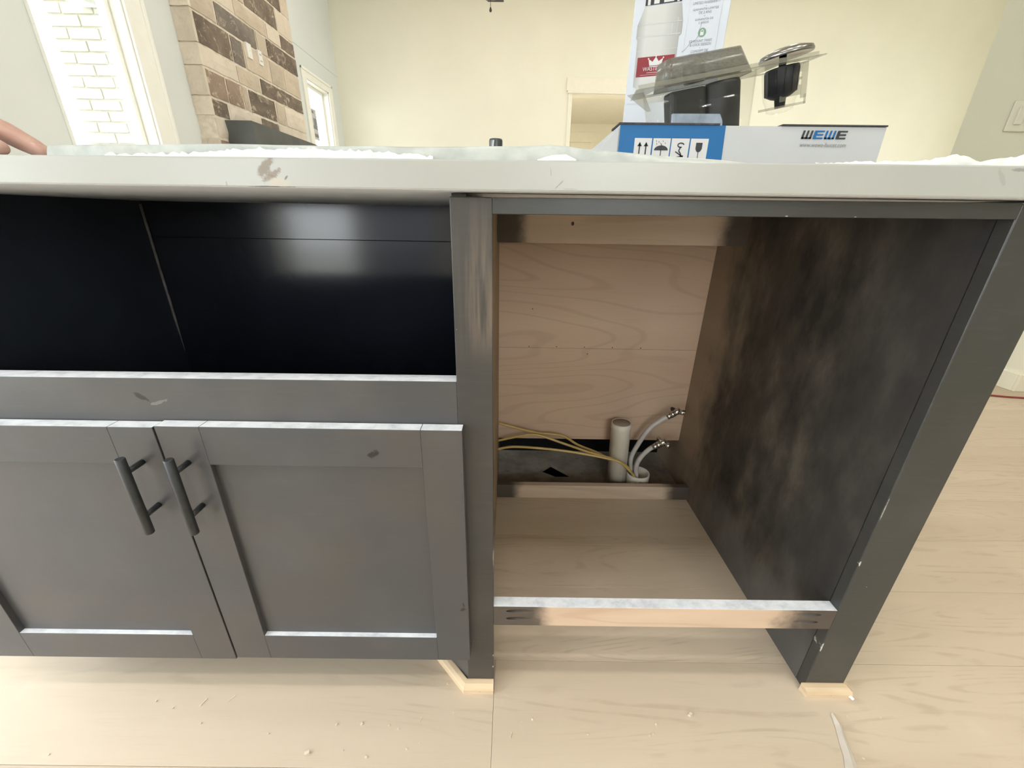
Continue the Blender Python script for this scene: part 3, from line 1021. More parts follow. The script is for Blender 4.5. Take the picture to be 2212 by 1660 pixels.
# sticker on the far window
st = thing('window_sticker', 'printed maker sticker on the glass of the far window', 'sticker', (XL-0.086, 5.9, 1.75))
build('sheet', box(XL-0.0875, XL-0.0868, 5.80, 6.06, 1.74, 2.08), INKW, st)
bm = bmesh.new()
for (a, b, c_, d_) in ((5.81, 5.99, 2.03, 2.06), (5.84, 5.94, 1.93, 1.98), (5.96, 6.04, 1.86, 1.98), (5.84, 5.96, 1.86, 1.9), (5.82, 5.9, 1.77, 1.83), (5.94, 6.04, 1.77, 1.81)):
    abox(bm, XL-0.0868, XL-0.0864, a, b, c_, d_)
build('printed_block', bm, INKG, st)
# thin light grey line across the wall above the far window
tag(build('trim_3', box(XL, XL+0.002, 5.23, 6.7, 2.60, 2.604), INKL), 'thin light grey line on wall above far window', kind='structure')

# ------------------------------------------------------------------ unseen downlights added to brighten the kitchen and living room
g = G('fill_light_disc', 0.5)
g.b.inputs['Emission Color'].default_value = (1.0, 0.965, 0.91, 1)
g.b.inputs['Emission Strength'].default_value = 100.0
FILL_DISC = g.m
for k, (x, y) in enumerate(((-1.3, -0.05), (-0.1, -0.05), (1.1, -0.05), (2.3, -0.05), (-1.3, -0.8), (-0.1, -0.8), (1.1, -0.8), (2.3, -0.8), (-1.3, 5.2), (0.3, 5.2), (1.9, 5.2), (-1.3, 3.4), (0.3, 2.6), (1.9, 3.6))):
    t = thing('added_downlight', 'added round white ceiling downlight above the kitchen side, out of view' if y < 2 else 'added round white ceiling downlight above the living room, out of view', 'downlight', (x, y, CZ), group='added kitchen ceiling downlights' if y < 2 else 'added living room ceiling downlights')
    bm = bmesh.new()
    lathe(bm, [(0.09, -0.004), (0.0, -0.004)], 24)
    build('fill_disc', bm, FILL_DISC, t, True)
    bm = bmesh.new()
    lathe(bm, [(0.09, -0.003), (0.092, -0.008), (0.112, -0.005), (0.114, 0.0), (0.09, 0.0)], 24)
    build('trim_ring', bm, TRIMW, t, True)

# ------------------------------------------------------------------ ceiling fan with pull chain
fx, fy = -0.172, 3.5
fan = thing('ceiling_fan', 'dark bronze ceiling fan with hanging pull chain, cut by the frame', 'ceiling fan', (fx, fy, CZ))
bm = bmesh.new()
lathe(bm, [(0.0, CZ-0.001), (0.07, CZ-0.001), (0.06, CZ-0.06), (0.015, CZ-0.08), (0.015, 2.62), (0.0, 2.62)], 20, Matrix.Translation((fx, fy, 0)))
build('downrod', bm, FAN, fan)
bm = bmesh.new()
lathe(bm, [(0.0, 2.62), (0.09, 2.6), (0.13, 2.53), (0.13, 2.45), (0.08, 2.4), (0.08, 2.32), (0.05, 2.29), (0.045, 2.222), (0.0, 2.22)], 24, Matrix.Translation((fx, fy, 0)))
build('motor_housing', bm, FAN, fan)
for k in range(5):
    b2 = box(0.12, 0.66, -0.065, 0.065, 2.455, 2.463, 0.003)
    bm = bmesh.new()
    join(bm, b2, Matrix.Translation((fx, fy, 0)) @ Matrix.Rotation(k*2*PI/5+0.3, 4, 'Z'))
    build('blade', bm, FAN, fan)
bm = bmesh.new()
tube(bm, [(fx, fy, 2.225), (fx, fy, 2.175)], 0.0016, 6)
build('pull_chain', bm, FAN, fan)
bm = bmesh.new()
lathe(bm, [(0.0, 2.178), (0.005, 2.172), (0.009, 2.158), (0.007, 2.15), (0.0, 2.147)], 12, Matrix.Translation((fx, fy, 0)))
build('chain_fob', bm, FAN, fan)

# ------------------------------------------------------------------ switch plate and cord on the right
t = thing('light_switch', 'double rocker switch plate on the shaded wall at right', 'light switch', (2.68, 2.5, 1.39))
bm = bmesh.new()
abox(bm, 2.596, 2.74, 2.490, 2.5, 1.321, 1.459, 0.004)
build('plate', bm, PLATE, t)
for x in (2.625, 2.685):
    bm = bmesh.new()
    abox(bm, x, x+0.04, 2.483, 2.492, 1.352, 1.43, 0.003)
    build('rocker', bm, PLATE, t)
bm = bmesh.new()
tube(bm, smooth_path([(1.9, 2.35, 0.005), (2.3, 2.1, 0.005), (2.628, 2.004, 0.005), (2.76, 1.979, 0.005), (3.1, 1.93, 0.005), (3.6, 1.98, 0.005)]), 0.005, 8)
tag(build('red_cord', bm, REDCORD), 'thin red cord lying on the floor near the right wall', 'cord')

# ------------------------------------------------------------------ island: sink base cabinet
FY = 0.5108
sink = thing('sink_base_cabinet', 'black double-door sink cabinet with empty apron opening above', 'cabinet', (-0.49, 0.8, 0))
build('face_stile', box(-0.0735, -0.0235, FY, FY+0.020, 0.0, 0.8768, 0.0012), STILE_L, sink)
build('face_stile', box(-0.985, -0.925, FY, FY+0.020, 0.105, 0.8765, 0.0012), BLACK, sink)
bm = box(-0.925, -0.0735, FY, FY+0.024, 0.556, 0.6465, 0.0006)
for v in bm.verts:
    v.co.z += 0.004*(v.co.x+0.2) if v.co.z > 0.6 else 0
build('apron_rail', bm, [BLACK, DUST], sink, dust=True)
build('side_panel', box(-0.0735, -0.0560, FY+0.02, 1.09, 0.0, 0.8813), GLOSS, sink)
build('side_panel', box(-0.925, -0.905, FY+0.02, 1.09, 0.105, 0.8793), SIDE_SHEEN, sink)
build('back_panel', box(-0.905, -0.0735, 1.072, 1.08, 0.1, 0.7965), GLOSS, sink)
build('back_cleat', box(-0.905, -0.0735, 1.072, 1.08, 0.7982, 0.8793), GLOSS, sink)
build('back_lining', box(-0.905, -0.0735, 1.08, 1.09, 0.1, 0.8793), DARK, sink)
build('bottom_shelf', box(-0.905, -0.0735, FY+0.02, 1.072, 0.105, 0.12), GLOSS, sink)
bm = bmesh.new()
tube(bm, [(-0.9035, 1.069, 0.872), (-0.9035, 1.069, 0.8), (-0.9035, 1.069, 0.6), (-0.9035, 1.069, 0.5)], [0.0035, 0.0035, 0.0035, 0.0008], 6)
build('corner_glue_line', bm, plain('raw_glue_line', (0.17, 0.15, 0.14), 0.6, 0.3, var=0.4, vs=30), sink)
# angled toe board at the leg and recessed toe kick
bm = prism(bmesh.new(), [(-0.0735, 0.512), (-0.0735, 0.53), (-0.155, 0.612), (-0.168, 0.6)], 0.0, 0.105, 'XY')
build('toe_board', bm, BLACK, sink)
build('toe_kick', box(-0.985, -0.155, 0.6, 0.615, 0.0, 0.105), BLACK, sink)


def door(x0, x1, z0, z1, px0, px1, pz0, pz1, hx):
    y0, y1 = 0.4908, 0.5098
    bm = bmesh.new()
    for a in ((x0, px0, z0, z1), (px1, x1, z0, z1), (px0, px1, pz1, z1), (px0, px1, z0, pz0)):
        abox(bm, a[0], a[1], y0, y1, a[2], a[3], 0.0005, 1)
    d_ = build('door', bm, [BLACK_DOOR, DUST], sink, dust=True)
    build('door_panel', box(px0, px1, y0+0.0085, y1-0.004, pz0, pz1), BLACK_DOOR, d_)
    h_ = bmesh.new()
    yb = 0.463
    za, zb = 0.4195, 0.5465
    tube(h_, [(hx, yb, za), (hx, yb, za+0.001), (hx, yb, zb-0.001), (hx, yb, zb)], [0.0053, 0.006, 0.006, 0.0053], 20)
    for zz in (0.4485, 0.5237):
        tube(h_, [(hx, yb, zz), (hx, y0+0.001, zz)], 0.0042, 14)
    build('bar_handle', h_, HANDLE, d_)
    return d_


door(-0.925, -0.4935, 0.0995, 0.5795, -0.862, -0.556, 0.162, 0.5205, -0.5244)
door(-0.4905, -0.0655, 0.1035, 0.5815, -0.429, -0.1235, 0.1625, 0.52, -0.459)

# ------------------------------------------------------------------ island: dishwasher bay
bay = thing('dishwasher_bay', 'open dishwasher bay with raw plywood back at island end', 'cabinet', (0.28, 0.9, 0))
build('end_stile', box(0.589, 0.6655, FY, FY+0.020, 0.0, 0.8795, 0.0015), BLACK_R, bay)
bm = box(-0.0235, 0.589, FY, FY+0.020, 0.859, 0.8768, 0.0006)
for v in bm.verts:
    v.co.z += 0.0062*v.co.x
build('header_rail', bm, BLACK_R, bay)
build('side_panel', box(-0.0555, -0.0375, FY+0.0205, 1.2234, 0.0, 0.872), PLY_SIDE, bay)
build('side_panel', box(0.589, 0.607, FY+0.0205, 1.42, 0.0, 0.872), SIDE_R, bay)
build('end_panel', box(0.647, 0.6645, FY+0.0205, 1.42, 0.0, 0.878), BLACK_R, bay)
build('back_sheet', box(-0.0375, 0.589, 1.2234, 1.2294, 0.4770, 0.872), PLY, bay)
build('back_sheet', box(-0.0375, 0.589, 1.2234, 1.2294, 0.1486, 0.4762), PLY, bay)
for x_ in (0.058, 0.145, 0.233, 0.321, 0.411):
    b2 = bmesh.new()
    lathe(b2, [(0.0, 0.0), (0.0017, 0.0), (0.0017, 0.0008), (0.0, 0.0008)], 8, align_z((0, -1, 0), (x_, 1.2236, 0.481)))
    build('nail_head', b2, RAWNAIL, bay)
for x_, z_, r_ in ((0.244, 0.4585, 0.0022), (0.065, 0.6, 0.002)):
    b2 = bmesh.new()
    lathe(b2, [(0.0, 0.0), (r_, 0.0), (r_*0.6, 0.0006), (0.0, 0.0007)], 8, align_z((0, -1, 0), (x_, 1.2236, z_)))
    build('nail_head', b2, RAWNAIL, bay)
b2 = bmesh.new()
lathe(b2, [(0.0, 0.0), (0.0042, 0.0), (0.003, 0.0005), (0.0, 0.0006)], 9, align_z((0, -1, 0), (0.148, 1.0702, 0.8445)) @ Matrix.Diagonal((1, 1.3, 1, 1)))
build('wood_knot', b2, RAWNAIL, bay)
build('top_cleat', box(-0.0375, 0.589, 1.07, 1.089, 0.798, 0.872, 0.0008), CLEAT, bay)
build('floor_cleat', box(-0.0375, 0.589, 1.0905, 1.110, 0.0, 0.0495, 0.001), CLEAT, bay)
tag(build('island_back_panel', box(-0.985, 0.5888, 1.401, 1.42, 0.0, 0.876), BLACK), 'black panel closing the far side of the island', 'panel')
build('void_lining', box(-0.0375, 0.589, 1.385, 1.40, 0.0, 0.876), DARK, bay)
rail = build('bottom_rail', box(-0.0235, 0.589, FY, FY+0.0205, 0.1705, 0.2177, 0.0006), [RAIL, DUST], bay, dust=True)
cut = []
for sx, xs in ((-1, 0.012), (1, 0.55)):
    for zz in (0.2065, 0.188):
        bm = bmesh.new()
        dirv = Vector((sx*math.cos(0.17), math.sin(0.17), 0))
        lathe(bm, [(0.0, -0.06), (0.0047, -0.06), (0.0047, 0.03), (0.0, 0.02)], 14, align_z(dirv, (xs, FY+0.0025, zz)))
        bmesh.ops.recalc_face_normals(bm, faces=bm.faces)
        cut.append(build('cutter', bm, DARK))
boolean(rail, cut)

# subfloor board with the cut hole behind the cleat
sub = build('subfloor_board', box(-0.0375, 0.589, 1.1105, 1.385, -0.0125, -0.001), SUBFLOOR, bay)
bm = prism(bmesh.new(), [(0.1135, 1.247), (0.158, 1.290), (0.236, 1.213), (0.168, 1.211)], -0.05, 0.05, 'XY')
boolean(sub, [build('cutter', bm, DARK)])
tag(build('plumbing_pit', box(-0.02, 0.57, 1.13, 1.39, -0.1, -0.08), DARK, floor), None)

# ------------------------------------------------------------------ worktop
bm = bmesh.new()
abox(bm, -1.05, 0.70, 0.4808, 1.75, 0.0, 1.0)
for v in bm.verts:
    x = v.co.x
    v.co.z = (0.9113 + 0.0060*x) if v.co.z > 0.5 else (0.8818 + 0.0024*x)
bmesh.ops.bevel(bm, geom=list(bm.edges), offset=0.0016, segments=2, profile=0.5, affect='EDGES')
bm.normal_update()
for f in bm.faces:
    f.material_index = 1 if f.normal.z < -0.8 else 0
tag(build('quartz_worktop', bm, [QUARTZ, LITQ]), 'white quartz worktop with brown smear on its front edge', 'worktop')


def ctop(x):
    return 0.9113 + 0.006*x


# ------------------------------------------------------------------ shoe mouldings
def quarter(p0, p1, out, r=0.0165, hgt=0.019):
    """quarter round from p0 to p1 (front foot line against the face), bulging towards out"""
    bm = bmesh.new()
    prof = [(0, 0), (r, 0), (r, hgt*0.45), (r*0.85, hgt*0.75), (r*0.5, hgt*0.94), (0.002, hgt), (0, hgt)]
    o_ = Vector((out[0], out[1], 0)).normalized()
    for e, P in ((0, p0), (1, p1)):
        pass
    A = [bm.verts.new(Vector((p0[0], p0[1], 0)) + o_*a + Vector((0, 0, b)) + (Vector((p0[2], p0[3], 0))*a/r if len(p0) > 2 else Vector())) for a, b in prof]
    B = [bm.verts.new(Vector((p1[0], p1[1], 0)) + o_*a + Vector((0, 0, b)) + (Vector((p1[2], p1[3], 0))*a/r if len(p1) > 2 else Vector())) for a, b in prof]
    n_ = len(prof)
    bm.faces.new(A)
    bm.faces.new(B[::-1])
    for i in range(n_):
        bm.faces.new([A[(i+1) % n_], A[i], B[i], B[(i+1) % n_]])
    bmesh.ops.recalc_face_normals(bm, faces=bm.faces)
    return bm


NAILH = plain('nail_hole', (0.12, 0.08, 0.05), 0.8, 0.1)


def moulding(label, bm, holes):
    t = build('shoe_molding', bm, PINE)
    tag(t, label, 'moulding', 'raw pine shoe mouldings at the cabinet feet')
    for (x, y, z, o_) in holes:
        b2 = bmesh.new()
        lathe(b2, [(0.0, 0.0), (0.0011, 0.0), (0.0011, 0.0006), (0.0, 0.0006)], 8, align_z((o_[0], o_[1], 0.3), (x, y, z)))
        build('nail_hole', b2, NAILH, t)


moulding('short straight pine moulding under the middle cabinet leg', quarter((-0.0755, FY, -0.0055, 0), (-0.0235, FY), (0, -1)), [(-0.049, FY-0.0158, 0.0075, (0, -1))])
_n = (-0.707, -0.707)
moulding('slanted pine moulding running back from middle cabinet leg', quarter((-0.0755, FY, 0.0065, -0.0055), (-0.1635, FY+0.092), _n), [(-0.0985, 0.518, 0.010, _n), (-0.118, 0.537, 0.010, _n)])
moulding('pine moulding along the foot of the right end stile', quarter((0.5815, FY, 0.003, 0), (0.6655, FY, 0.009, 0), (0, -1)), [(0.632, FY-0.0158, 0.0075, (0, -1))])
moulding('pine moulding along the island end, foreshortened at right foot', quarter((0.6655, FY-0.002, 0, -0.009), (0.6655, 1.42), (1, 0), 0.011), [])
bm = bmesh.new()
tube(bm, smooth_path([(0.6655, 0.4985, 0.004), (0.6705, 0.4945, 0.005), (0.6725, 0.489, 0.004)], 4), [0.002]*3+[0.003]*4+[0.003, 0.002], 8)
tag(build('caulk_blob', bm, CAULK), 'blob of white caulk at the corner of the right foot moulding', 'caulk')

# ------------------------------------------------------------------ plumbing in the bay
t = thing('drain_pipe', 'speckled white plastic drain pipe standing capped behind the floor cleat', 'pipe', (0.3736, 1.17, 0))
ax = Vector((-0.0085, 0, 0.245)).normalized()
mt = align_z(ax, (0.3736, 1.17, -0.0015))
bm = bmesh.new()
lathe(bm, [(0.0, 0.0), (0.0315, 0.0), (0.0315, 0.224), (0.0328, 0.226), (0.0328, 0.238), (0.0315, 0.24), (0.0315, 0.2455), (0.029, 0.2455), (0.0285, 0.243), (0.0, 0.243)], 32, mt)
build('pipe', bm, PVC, t)
bm = bmesh.new()
lathe(bm, [(0.0, 0.2432), (0.0283, 0.2432), (0.0283, 0.2448), (0.0, 0.2448)], 28, mt)
build('test_cap', bm, plain('dusty_cap', (0.32, 0.27, 0.22), 0.8, 0.2, var=0.2), t)
bm = bmesh.new()
lathe(bm, [(0.0385, -0.001), (0.0395, 0.05), (0.0385, 0.0525), (0.0355, 0.0525), (0.0345, 0.05), (0.0345, 0.004), (0.0, 0.004), (0.0, -0.001)], 32, Matrix.Translation((0.4445, 1.17, 0)))
tag(build('pipe_sleeve', bm, PVC), 'short open white pipe sleeve with the supply tubes rising from it', 'pipe')


def supply(label, pts, d_end, y):
    t = thing('supply_tube', label, 'pipe', (0.4445, 1.17, 0.005), group='grey supply tubes with shut-off valves')
    path = smooth_path(pts, 6)
    bm = tube(bmesh.new(), path, 0.0079, 12)
    build('tube', bm, PEX, t)
    e = Vector(pts[-1])
    dr = (e - Vector(pts[-2])).normalized()
    bm = bmesh.new()
    lathe(bm, [(0.0, -0.014), (0.0098, -0.014), (0.0098, 0.0), (0.0, 0.0)], 16, align_z(dr, e))
    lathe(bm, [(0.0, 0.0), (0.0115, 0.0), (0.0115, 0.012), (0.0, 0.012)], 6, align_z(dr, e))
    build('crimp_nut', bm, CHROME, t)
    c = e + dr*0.02
    bm = bmesh.new()
    lathe(bm, [(0.0, -0.012), (0.009, -0.012), (0.0105, 0.0), (0.009, 0.012), (0.0, 0.012)], 16, align_z(dr, c))
    o_ = Vector(d_end).normalized()
    lathe(bm, [(0.0065, 0.004), (0.0065, 0.014), (0.0082, 0.014), (0.0082, 0.026), (0.0055, 0.026), (0.0045, 0.018), (0.0, 0.018)], 16, align_z(o_, c))
    build('valve_body', bm, CHROME, t)
    bm = bmesh.new()
    s_ = o_.cross(dr).normalized()
    k_ = c - o_*0.012 + s_*0.0
    b2 = box(-0.0045, 0.0045, -0.011, 0.011, 0.0, 0.016, 0.002)
    join(bm, b2, align_z(-o_+dr*0.3, c-o_*0.006))
    build('valve_knob', bm, DKMETAL if y else CHROME, t)
    bm = bmesh.new()
    lathe(bm, [(0.0, 0.0183), (0.0044, 0.0183), (0.0044, 0.0187), (0.0, 0.0187)], 12, align_z(o_, c))
    build('valve_bore', bm, DARK, t)


supply('longer grey supply tube with dark valve reaching up to the right', [(0.437, 1.178, 0.006), (0.425, 1.178, 0.05), (0.416, 1.178, 0.1), (0.4275, 1.175, 0.148), (0.456, 1.17, 0.216), (0.49, 1.165, 0.256), (0.518, 1.16, 0.279)], (0.5, -0.75, 0.25), 1)
supply('shorter grey supply tube with bright chrome valve', [(0.448, 1.162, 0.006), (0.436, 1.16, 0.05), (0.432, 1.158, 0.09), (0.442, 1.155, 0.124), (0.463, 1.15, 0.157), (0.483, 1.143, 0.176)], (0.62, -0.75, -0.1), 0)
for lab, pts in (('amber tube bending in front of the drain pipe into the sleeve', [(-0.037, 1.15, 0.148), (0.0155, 1.15, 0.158), (0.122, 1.145, 0.155), (0.215, 1.14, 0.146), (0.322, 1.13, 0.131), (0.366, 1.125, 0.119), (0.402, 1.132, 0.083), (0.425, 1.145, 0.05), (0.432, 1.155, 0.008)]),
                 ('amber tube dropping from the upper left to behind the drain pipe', [(-0.037, 1.19, 0.225), (0.0144, 1.19, 0.209), (0.092, 1.195, 0.187), (0.178, 1.2, 0.174), (0.236, 1.205, 0.136), (0.302, 1.208, 0.107), (0.345, 1.212, 0.08), (0.4, 1.212, 0.04), (0.44, 1.2, 0.055), (0.452, 1.185, 0.03)]),
                 ('thin amber tube arching across the middle of the tangle', [(-0.037, 1.18, 0.163), (0.0303, 1.18, 0.18), (0.0915, 1.178, 0.188), (0.187, 1.172, 0.158), (0.27, 1.145, 0.142), (0.34, 1.132, 0.128), (0.385, 1.13, 0.105), (0.418, 1.143, 0.06), (0.437, 1.16, 0.009)])):
    bm = tube(bmesh.new(), smooth_path(pts, 6), 0.0042, 10)
    tag(build('drip_tube', bm, YTUBE), lab, 'tube', 'amber tubes in the dishwasher bay')
for i, (x, y, s) in enumerate(((0.535, 1.2, 0.006), (0.55, 1.15, 0.008), (0.49, 1.145, 0.006), (0.52, 1.14, 0.005), (0.32, 1.13, 0.009), (0.545, 1.13, 0.005))):
    bm = bmesh.new()
    bmesh.ops.create_icosphere(bm, subdivisions=1, radius=s)
    for v in bm.verts:
        v.co = Vector((v.co.x*1.2+x, v.co.y+y, max(v.co.z*0.8, -0.5*s)+0.5*s-0.001)) + Vector((random.uniform(-1, 1), random.uniform(-1, 1), 0))*s*0.3
    tag(build('rubble_crumb', bm, plain('rubble', (0.24, 0.18, 0.13), 0.9, 0.1, var=0.3, vs=200) if i == 0 else bpy.data.materials['rubble']), 'small crumb of rubble behind the floor cleat', 'crumb', 'rubble crumbs behind the floor cleat')

# ------------------------------------------------------------------ protective film curling over the worktop edge
def film(label, prof, y0, lean, jag=0.0, th=0.0004, mat=None):
    """upstanding strip: prof = [(x, height above worktop)]"""
    pts = []
    for (xa, ha), (xb, hb) in zip(prof, prof[1:]):
        n_ = max(2, int(abs(xb-xa)/0.003))
        for i in range(n_):
            t_ = i/n_
            pts.append((xa+(xb-xa)*t_, ha+(hb-ha)*t_))
    pts.append(prof[-1])
    bm = bmesh.new()
    rows = []
    NV = 5
    for x, hh in pts:
        j = max(-0.5, noise.noise(Vector((x*160, lean*300, 1.0)))+0.6*noise.noise(Vector((x*420, 7.0, 1.0))))*jag
        w = 0.0035*noise.noise(Vector((x*22, y0*50, 0.0)))
        H = max(0.0006, hh+j)
        rows.append([(x + 0.1*k/NV*w, y0 + lean*(k/NV)**1.5 + w*(k/NV), ctop(x) + 0.0002 + H*k/NV) for k in range(NV+1)])
    F = [[bm.verts.new(p) for p in r] for r in rows]
    Bk = [[bm.verts.new((p[0], p[1]+th, p[2])) for p in r] for r in rows]
    for i in range(len(F)-1):
        for k in range(NV):
            f = bm.faces.new([F[i][k], F[i+1][k], F[i+1][k+1], F[i][k+1]])
            f2 = bm.faces.new([Bk[i+1][k], Bk[i][k], Bk[i][k+1], Bk[i+1][k+1]])
            f.smooth = f2.smooth = True
        bm.faces.new([F[i][NV], F[i+1][NV], Bk[i+1][NV], Bk[i][NV]])
    tag(build('protective_film', bm, mat or SCRAP), label, 'film', 'white protective film on the worktop edge')


film('long white film strip standing along the left worktop edge', [(-0.494, 0.0105), (-0.3, 0.0128), (-0.2, 0.0122), (-0.073, 0.0124), (0.01, 0.014), (0.039, 0.0156), (0.055, 0.0145), (0.074, 0.0122), (0.143, 0.0072), (0.223, 0.0032), (0.25, 0.001)], 0.4865, 0.004, mat=FILM)
film('torn ragged film scrap in front of the fireplace mantel', [(-0.43, 0.001), (-0.33, 0.004), (-0.26, 0.0085), (-0.2, 0.0088), (-0.15, 0.0072), (-0.11, 0.0048), (-0.085, 0.002)], 0.4832, 0.001, 0.0032)
film('thin jagged film edge between printed box and right corner', [(0.32, 0.0012), (0.36, 0.002), (0.4, 0.0028), (0.44, 0.0048), (0.462, 0.0098), (0.477, 0.0085), (0.495, 0.0035)], 0.4840, 0.002, 0.002)
film('broad white film curl at the right end of worktop', [(0.49, 0.003), (0.51, 0.0065), (0.53, 0.0085), (0.545, 0.012), (0.58, 0.015), (0.62, 0.013), (0.66, 0.01)], 0.4845, 0.002, 0.0012)
film('low folded film scrap below the door opening', [(0.025, 0.001), (0.04, 0.0052), (0.055, 0.006), (0.066, 0.0015)], 0.4829, 0.0005)

# ------------------------------------------------------------------ printed tray box
wb = thing('printed_tray_box', 'low white carton with blue end and faucet maker lettering', 'box', (0.355, 0.82, ctop(0.35)))
bx0, bx1, by0, by1, bz0, bz1 = 0.158, 0.554, 0.70, 0.96, 0.9137, 0.9865
bm = bmesh.new()
abox(bm, bx0, bx1, by0, by0+0.003, bz0, bz1)
build('front_wall', bm, CARDW, wb)
build('back_wall', box(bx0, bx1, by1-0.003, by1, bz0, bz1), CARDW, wb)
build('end_wall', box(bx0, bx0+0.003, by0+0.003, by1-0.003, bz0, bz1), CARDW, wb)
build('end_wall', box(bx1-0.003, bx1, by0+0.003, by1-0.003, bz0, bz1), CARDW, wb)
build('base', box(bx0, bx1, by0, by1, bz0-0.0005, bz0+0.003), CARDW, wb)
build('folded_flap', box(bx0-0.002, 0.305, by0-0.002, by0+0.05, bz1, bz1+0.0025), CARDK, wb)
build('folded_flap', box(0.398, bx1, by0-0.002, by0+0.05, bz1+0.0005, bz1+0.0025), CARDK, wb)
bm = prism(bmesh.new(), [(bx0-0.001, 0.9835), (bx0-0.001, bz0), (0.112, bz0), (0.122, 0.944)], by0+0.002, by0+0.0045)
build('side_flap', bm, CARDW, wb)
PY = by0-0.0006
wb_tilt = -0.006
o = build('blue_end_panel', flat([[(bx0, bz0), (0.3185, bz0), (0.3145, bz1), (bx0, bz1)]], PY), INKB, wb)
IC = [(0.1815, 0.2075), (0.2095, 0.2355), (0.2372, 0.2640), (0.2660, 0.2925)]
for k, (a, b) in enumerate(IC):
    ic = build('handling_symbol', flat([rect(a, b, 0.928, 0.9693)], PY-0.0003), INKW, wb)
    cx_ = (a+b)/2
    if k == 0:
        pol = []
        for xx in (cx_-0.0048, cx_+0.0048):
            pol += [rect(xx-0.0009, xx+0.0009, 0.935, 0.962), [(xx-0.0035, 0.9585), (xx+0.0035, 0.9585), (xx, 0.9645)]]
    elif k == 1:
        dome = [(cx_+0.0105*math.cos(q), 0.9535+0.0065*math.sin(q)) for q in [PI*i/12 for i in range(13)]]
        pol = [dome, rect(cx_-0.0006, cx_+0.0006, 0.937, 0.955), rect(cx_-0.0005, cx_+0.0005, 0.959, 0.962)]
        pol += [rect(cx_-0.0005-0.004, cx_-0.0006, 0.936, 0.9372)]
        for dx, dz in ((-0.008, 0.963), (-0.005, 0.9655), (-0.002, 0.9635), (0.001, 0.9665), (0.0045, 0.964), (-0.009, 0.9665)):
            pol.append([(cx_+dx, dz), (cx_+dx+0.0007, dz), (cx_+dx+0.0014, dz-0.002), (cx_+dx+0.0007, dz-0.002)])
    elif k == 2:
        pol = []
        ring = [(cx_+0.0047*math.cos(q)+0.0012, 0.9605+0.0028*math.sin(q)) for q in [2*PI*i/14*0.78+0.2 for i in range(15)]]
        hook = [(cx_+0.0037*math.cos(q), 0.9395+0.0037*math.sin(q)) for q in [PI*0.9+PI*1.25*i/12 for i in range(13)]]

        def stroke(P, w):
            for p, q in zip(P, P[1:]):
                dx, dz = q[0]-p[0], q[1]-p[1]
                L_ = math.hypot(dx, dz) or 1
                nx, nz = -dz/L_*w, dx/L_*w
                pol.append([(p[0]-nx, p[1]-nz), (q[0]-nx, q[1]-nz), (q[0]+nx, q[1]+nz), (p[0]+nx, p[1]+nz)])
        stroke(ring, 0.0008)
        stroke(hook, 0.0009)
        stroke([(cx_+0.001, 0.958), (cx_-0.001, 0.953), (cx_+0.0025, 0.949), (cx_+0.0036, 0.941)], 0.0009)
        stroke([(cx_-0.006, 0.952), (cx_+0.0065, 0.945)], 0.0008)
        stroke([(cx_-0.006, 0.944), (cx_+0.0065, 0.9465)], 0.0008)
    else:
        bowl = [(cx_-0.0048, 0.964), (cx_-0.0048, 0.956), (cx_-0.003, 0.9525), (cx_, 0.9513), (cx_+0.003, 0.9525), (cx_+0.0048, 0.956), (cx_+0.0048, 0.964)]
        pol = [bowl[::-1], rect(cx_-0.0005, cx_+0.0005, 0.939, 0.952), [(cx_-0.005, 0.937), (cx_+0.005, 0.937), (cx_+0.002, 0.939), (cx_-0.002, 0.939)]]
    build('symbol_print', flat(pol, PY-0.0006), INKK, ic)


def slanted(polys, z0, k=0.14):
    return [[(x+(z-z0)*k, z) for x, z in p] for p in polys]


def glyph_E(x, w, z0, z1):
    s = (z1-z0)/5
    return [rect(x, x+w*0.3, z0, z1), rect(x+w*0.3, x+w, z0, z0+s), rect(x+w*0.3, x+w*0.95, z0+2*s, z0+3*s), rect(x+w*0.3, x+w, z1-s, z1)]


def glyph_W(x, w, z0, z1):
    s = w*0.2
    return [rect(x, x+s, z0, z1), rect(x+w*0.4, x+w*0.4+s, z0, z1), rect(x+w-s, x+w, z0, z1), rect(x, x+w, z0, z0+(z1-z0)*0.2)]


lz0, lz1, lw_ = 0.9705, 0.9815, 0.0148
for i, (fn, m_) in enumerate(((glyph_W, INKK), (glyph_E, INKB), (glyph_W, INKB), (glyph_E, INKK))):
    build('logo_letter', flat(slanted(fn(0.4300+i*0.01715, lw_, lz0, lz1), lz0), PY-0.0003), m_, wb)
text_obj('web_address', 'www.wewe-faucet.com', 0.0695, 0.4655, 0.9602, PY-0.0003, INKG, wb, 0.0058, 0.12, local=False)

wb.rotation_euler = (0, wb_tilt, 0)
wb.location.z += 0.0005

# ------------------------------------------------------------------ disposer carton (standing behind, turned)
db = thing('disposer_carton', 'tall white carton printed with a waste disposer canister', 'box', (0.2803, 1.2215, ctop(0.35)), -math.radians(20.0))
zb = -(ctop(0.35))
bm = box(0.0, 0.209, 0.0, 0.209, 0.0015, 0.435, 0.0012)
build('carton', bm, CARDG, db, True)
q = -0.0005
can = [(0.0248, 1.3186), (0.0119, 1.2842), (0.0116, 1.2603), (0.0150, 1.255), (0.016, 1.1627), (0.0261, 1.157), (0.0263, 1.1368), (0.0299, 1.1366), (0.0322, 1.1273), (0.0935, 1.1273), (0.0955, 1.1368), (0.099, 1.1368), (0.0995, 1.157), (0.109, 1.1627), (0.1085, 1.255), (0.1138, 1.2593), (0.1129, 1.2833), (0.1053, 1.3171)]
can = can[::-1]
Z = ctop(0.35)
build('canister_print', flat([[(x, z-Z) for x, z in can]], q), CANPR, db, True)
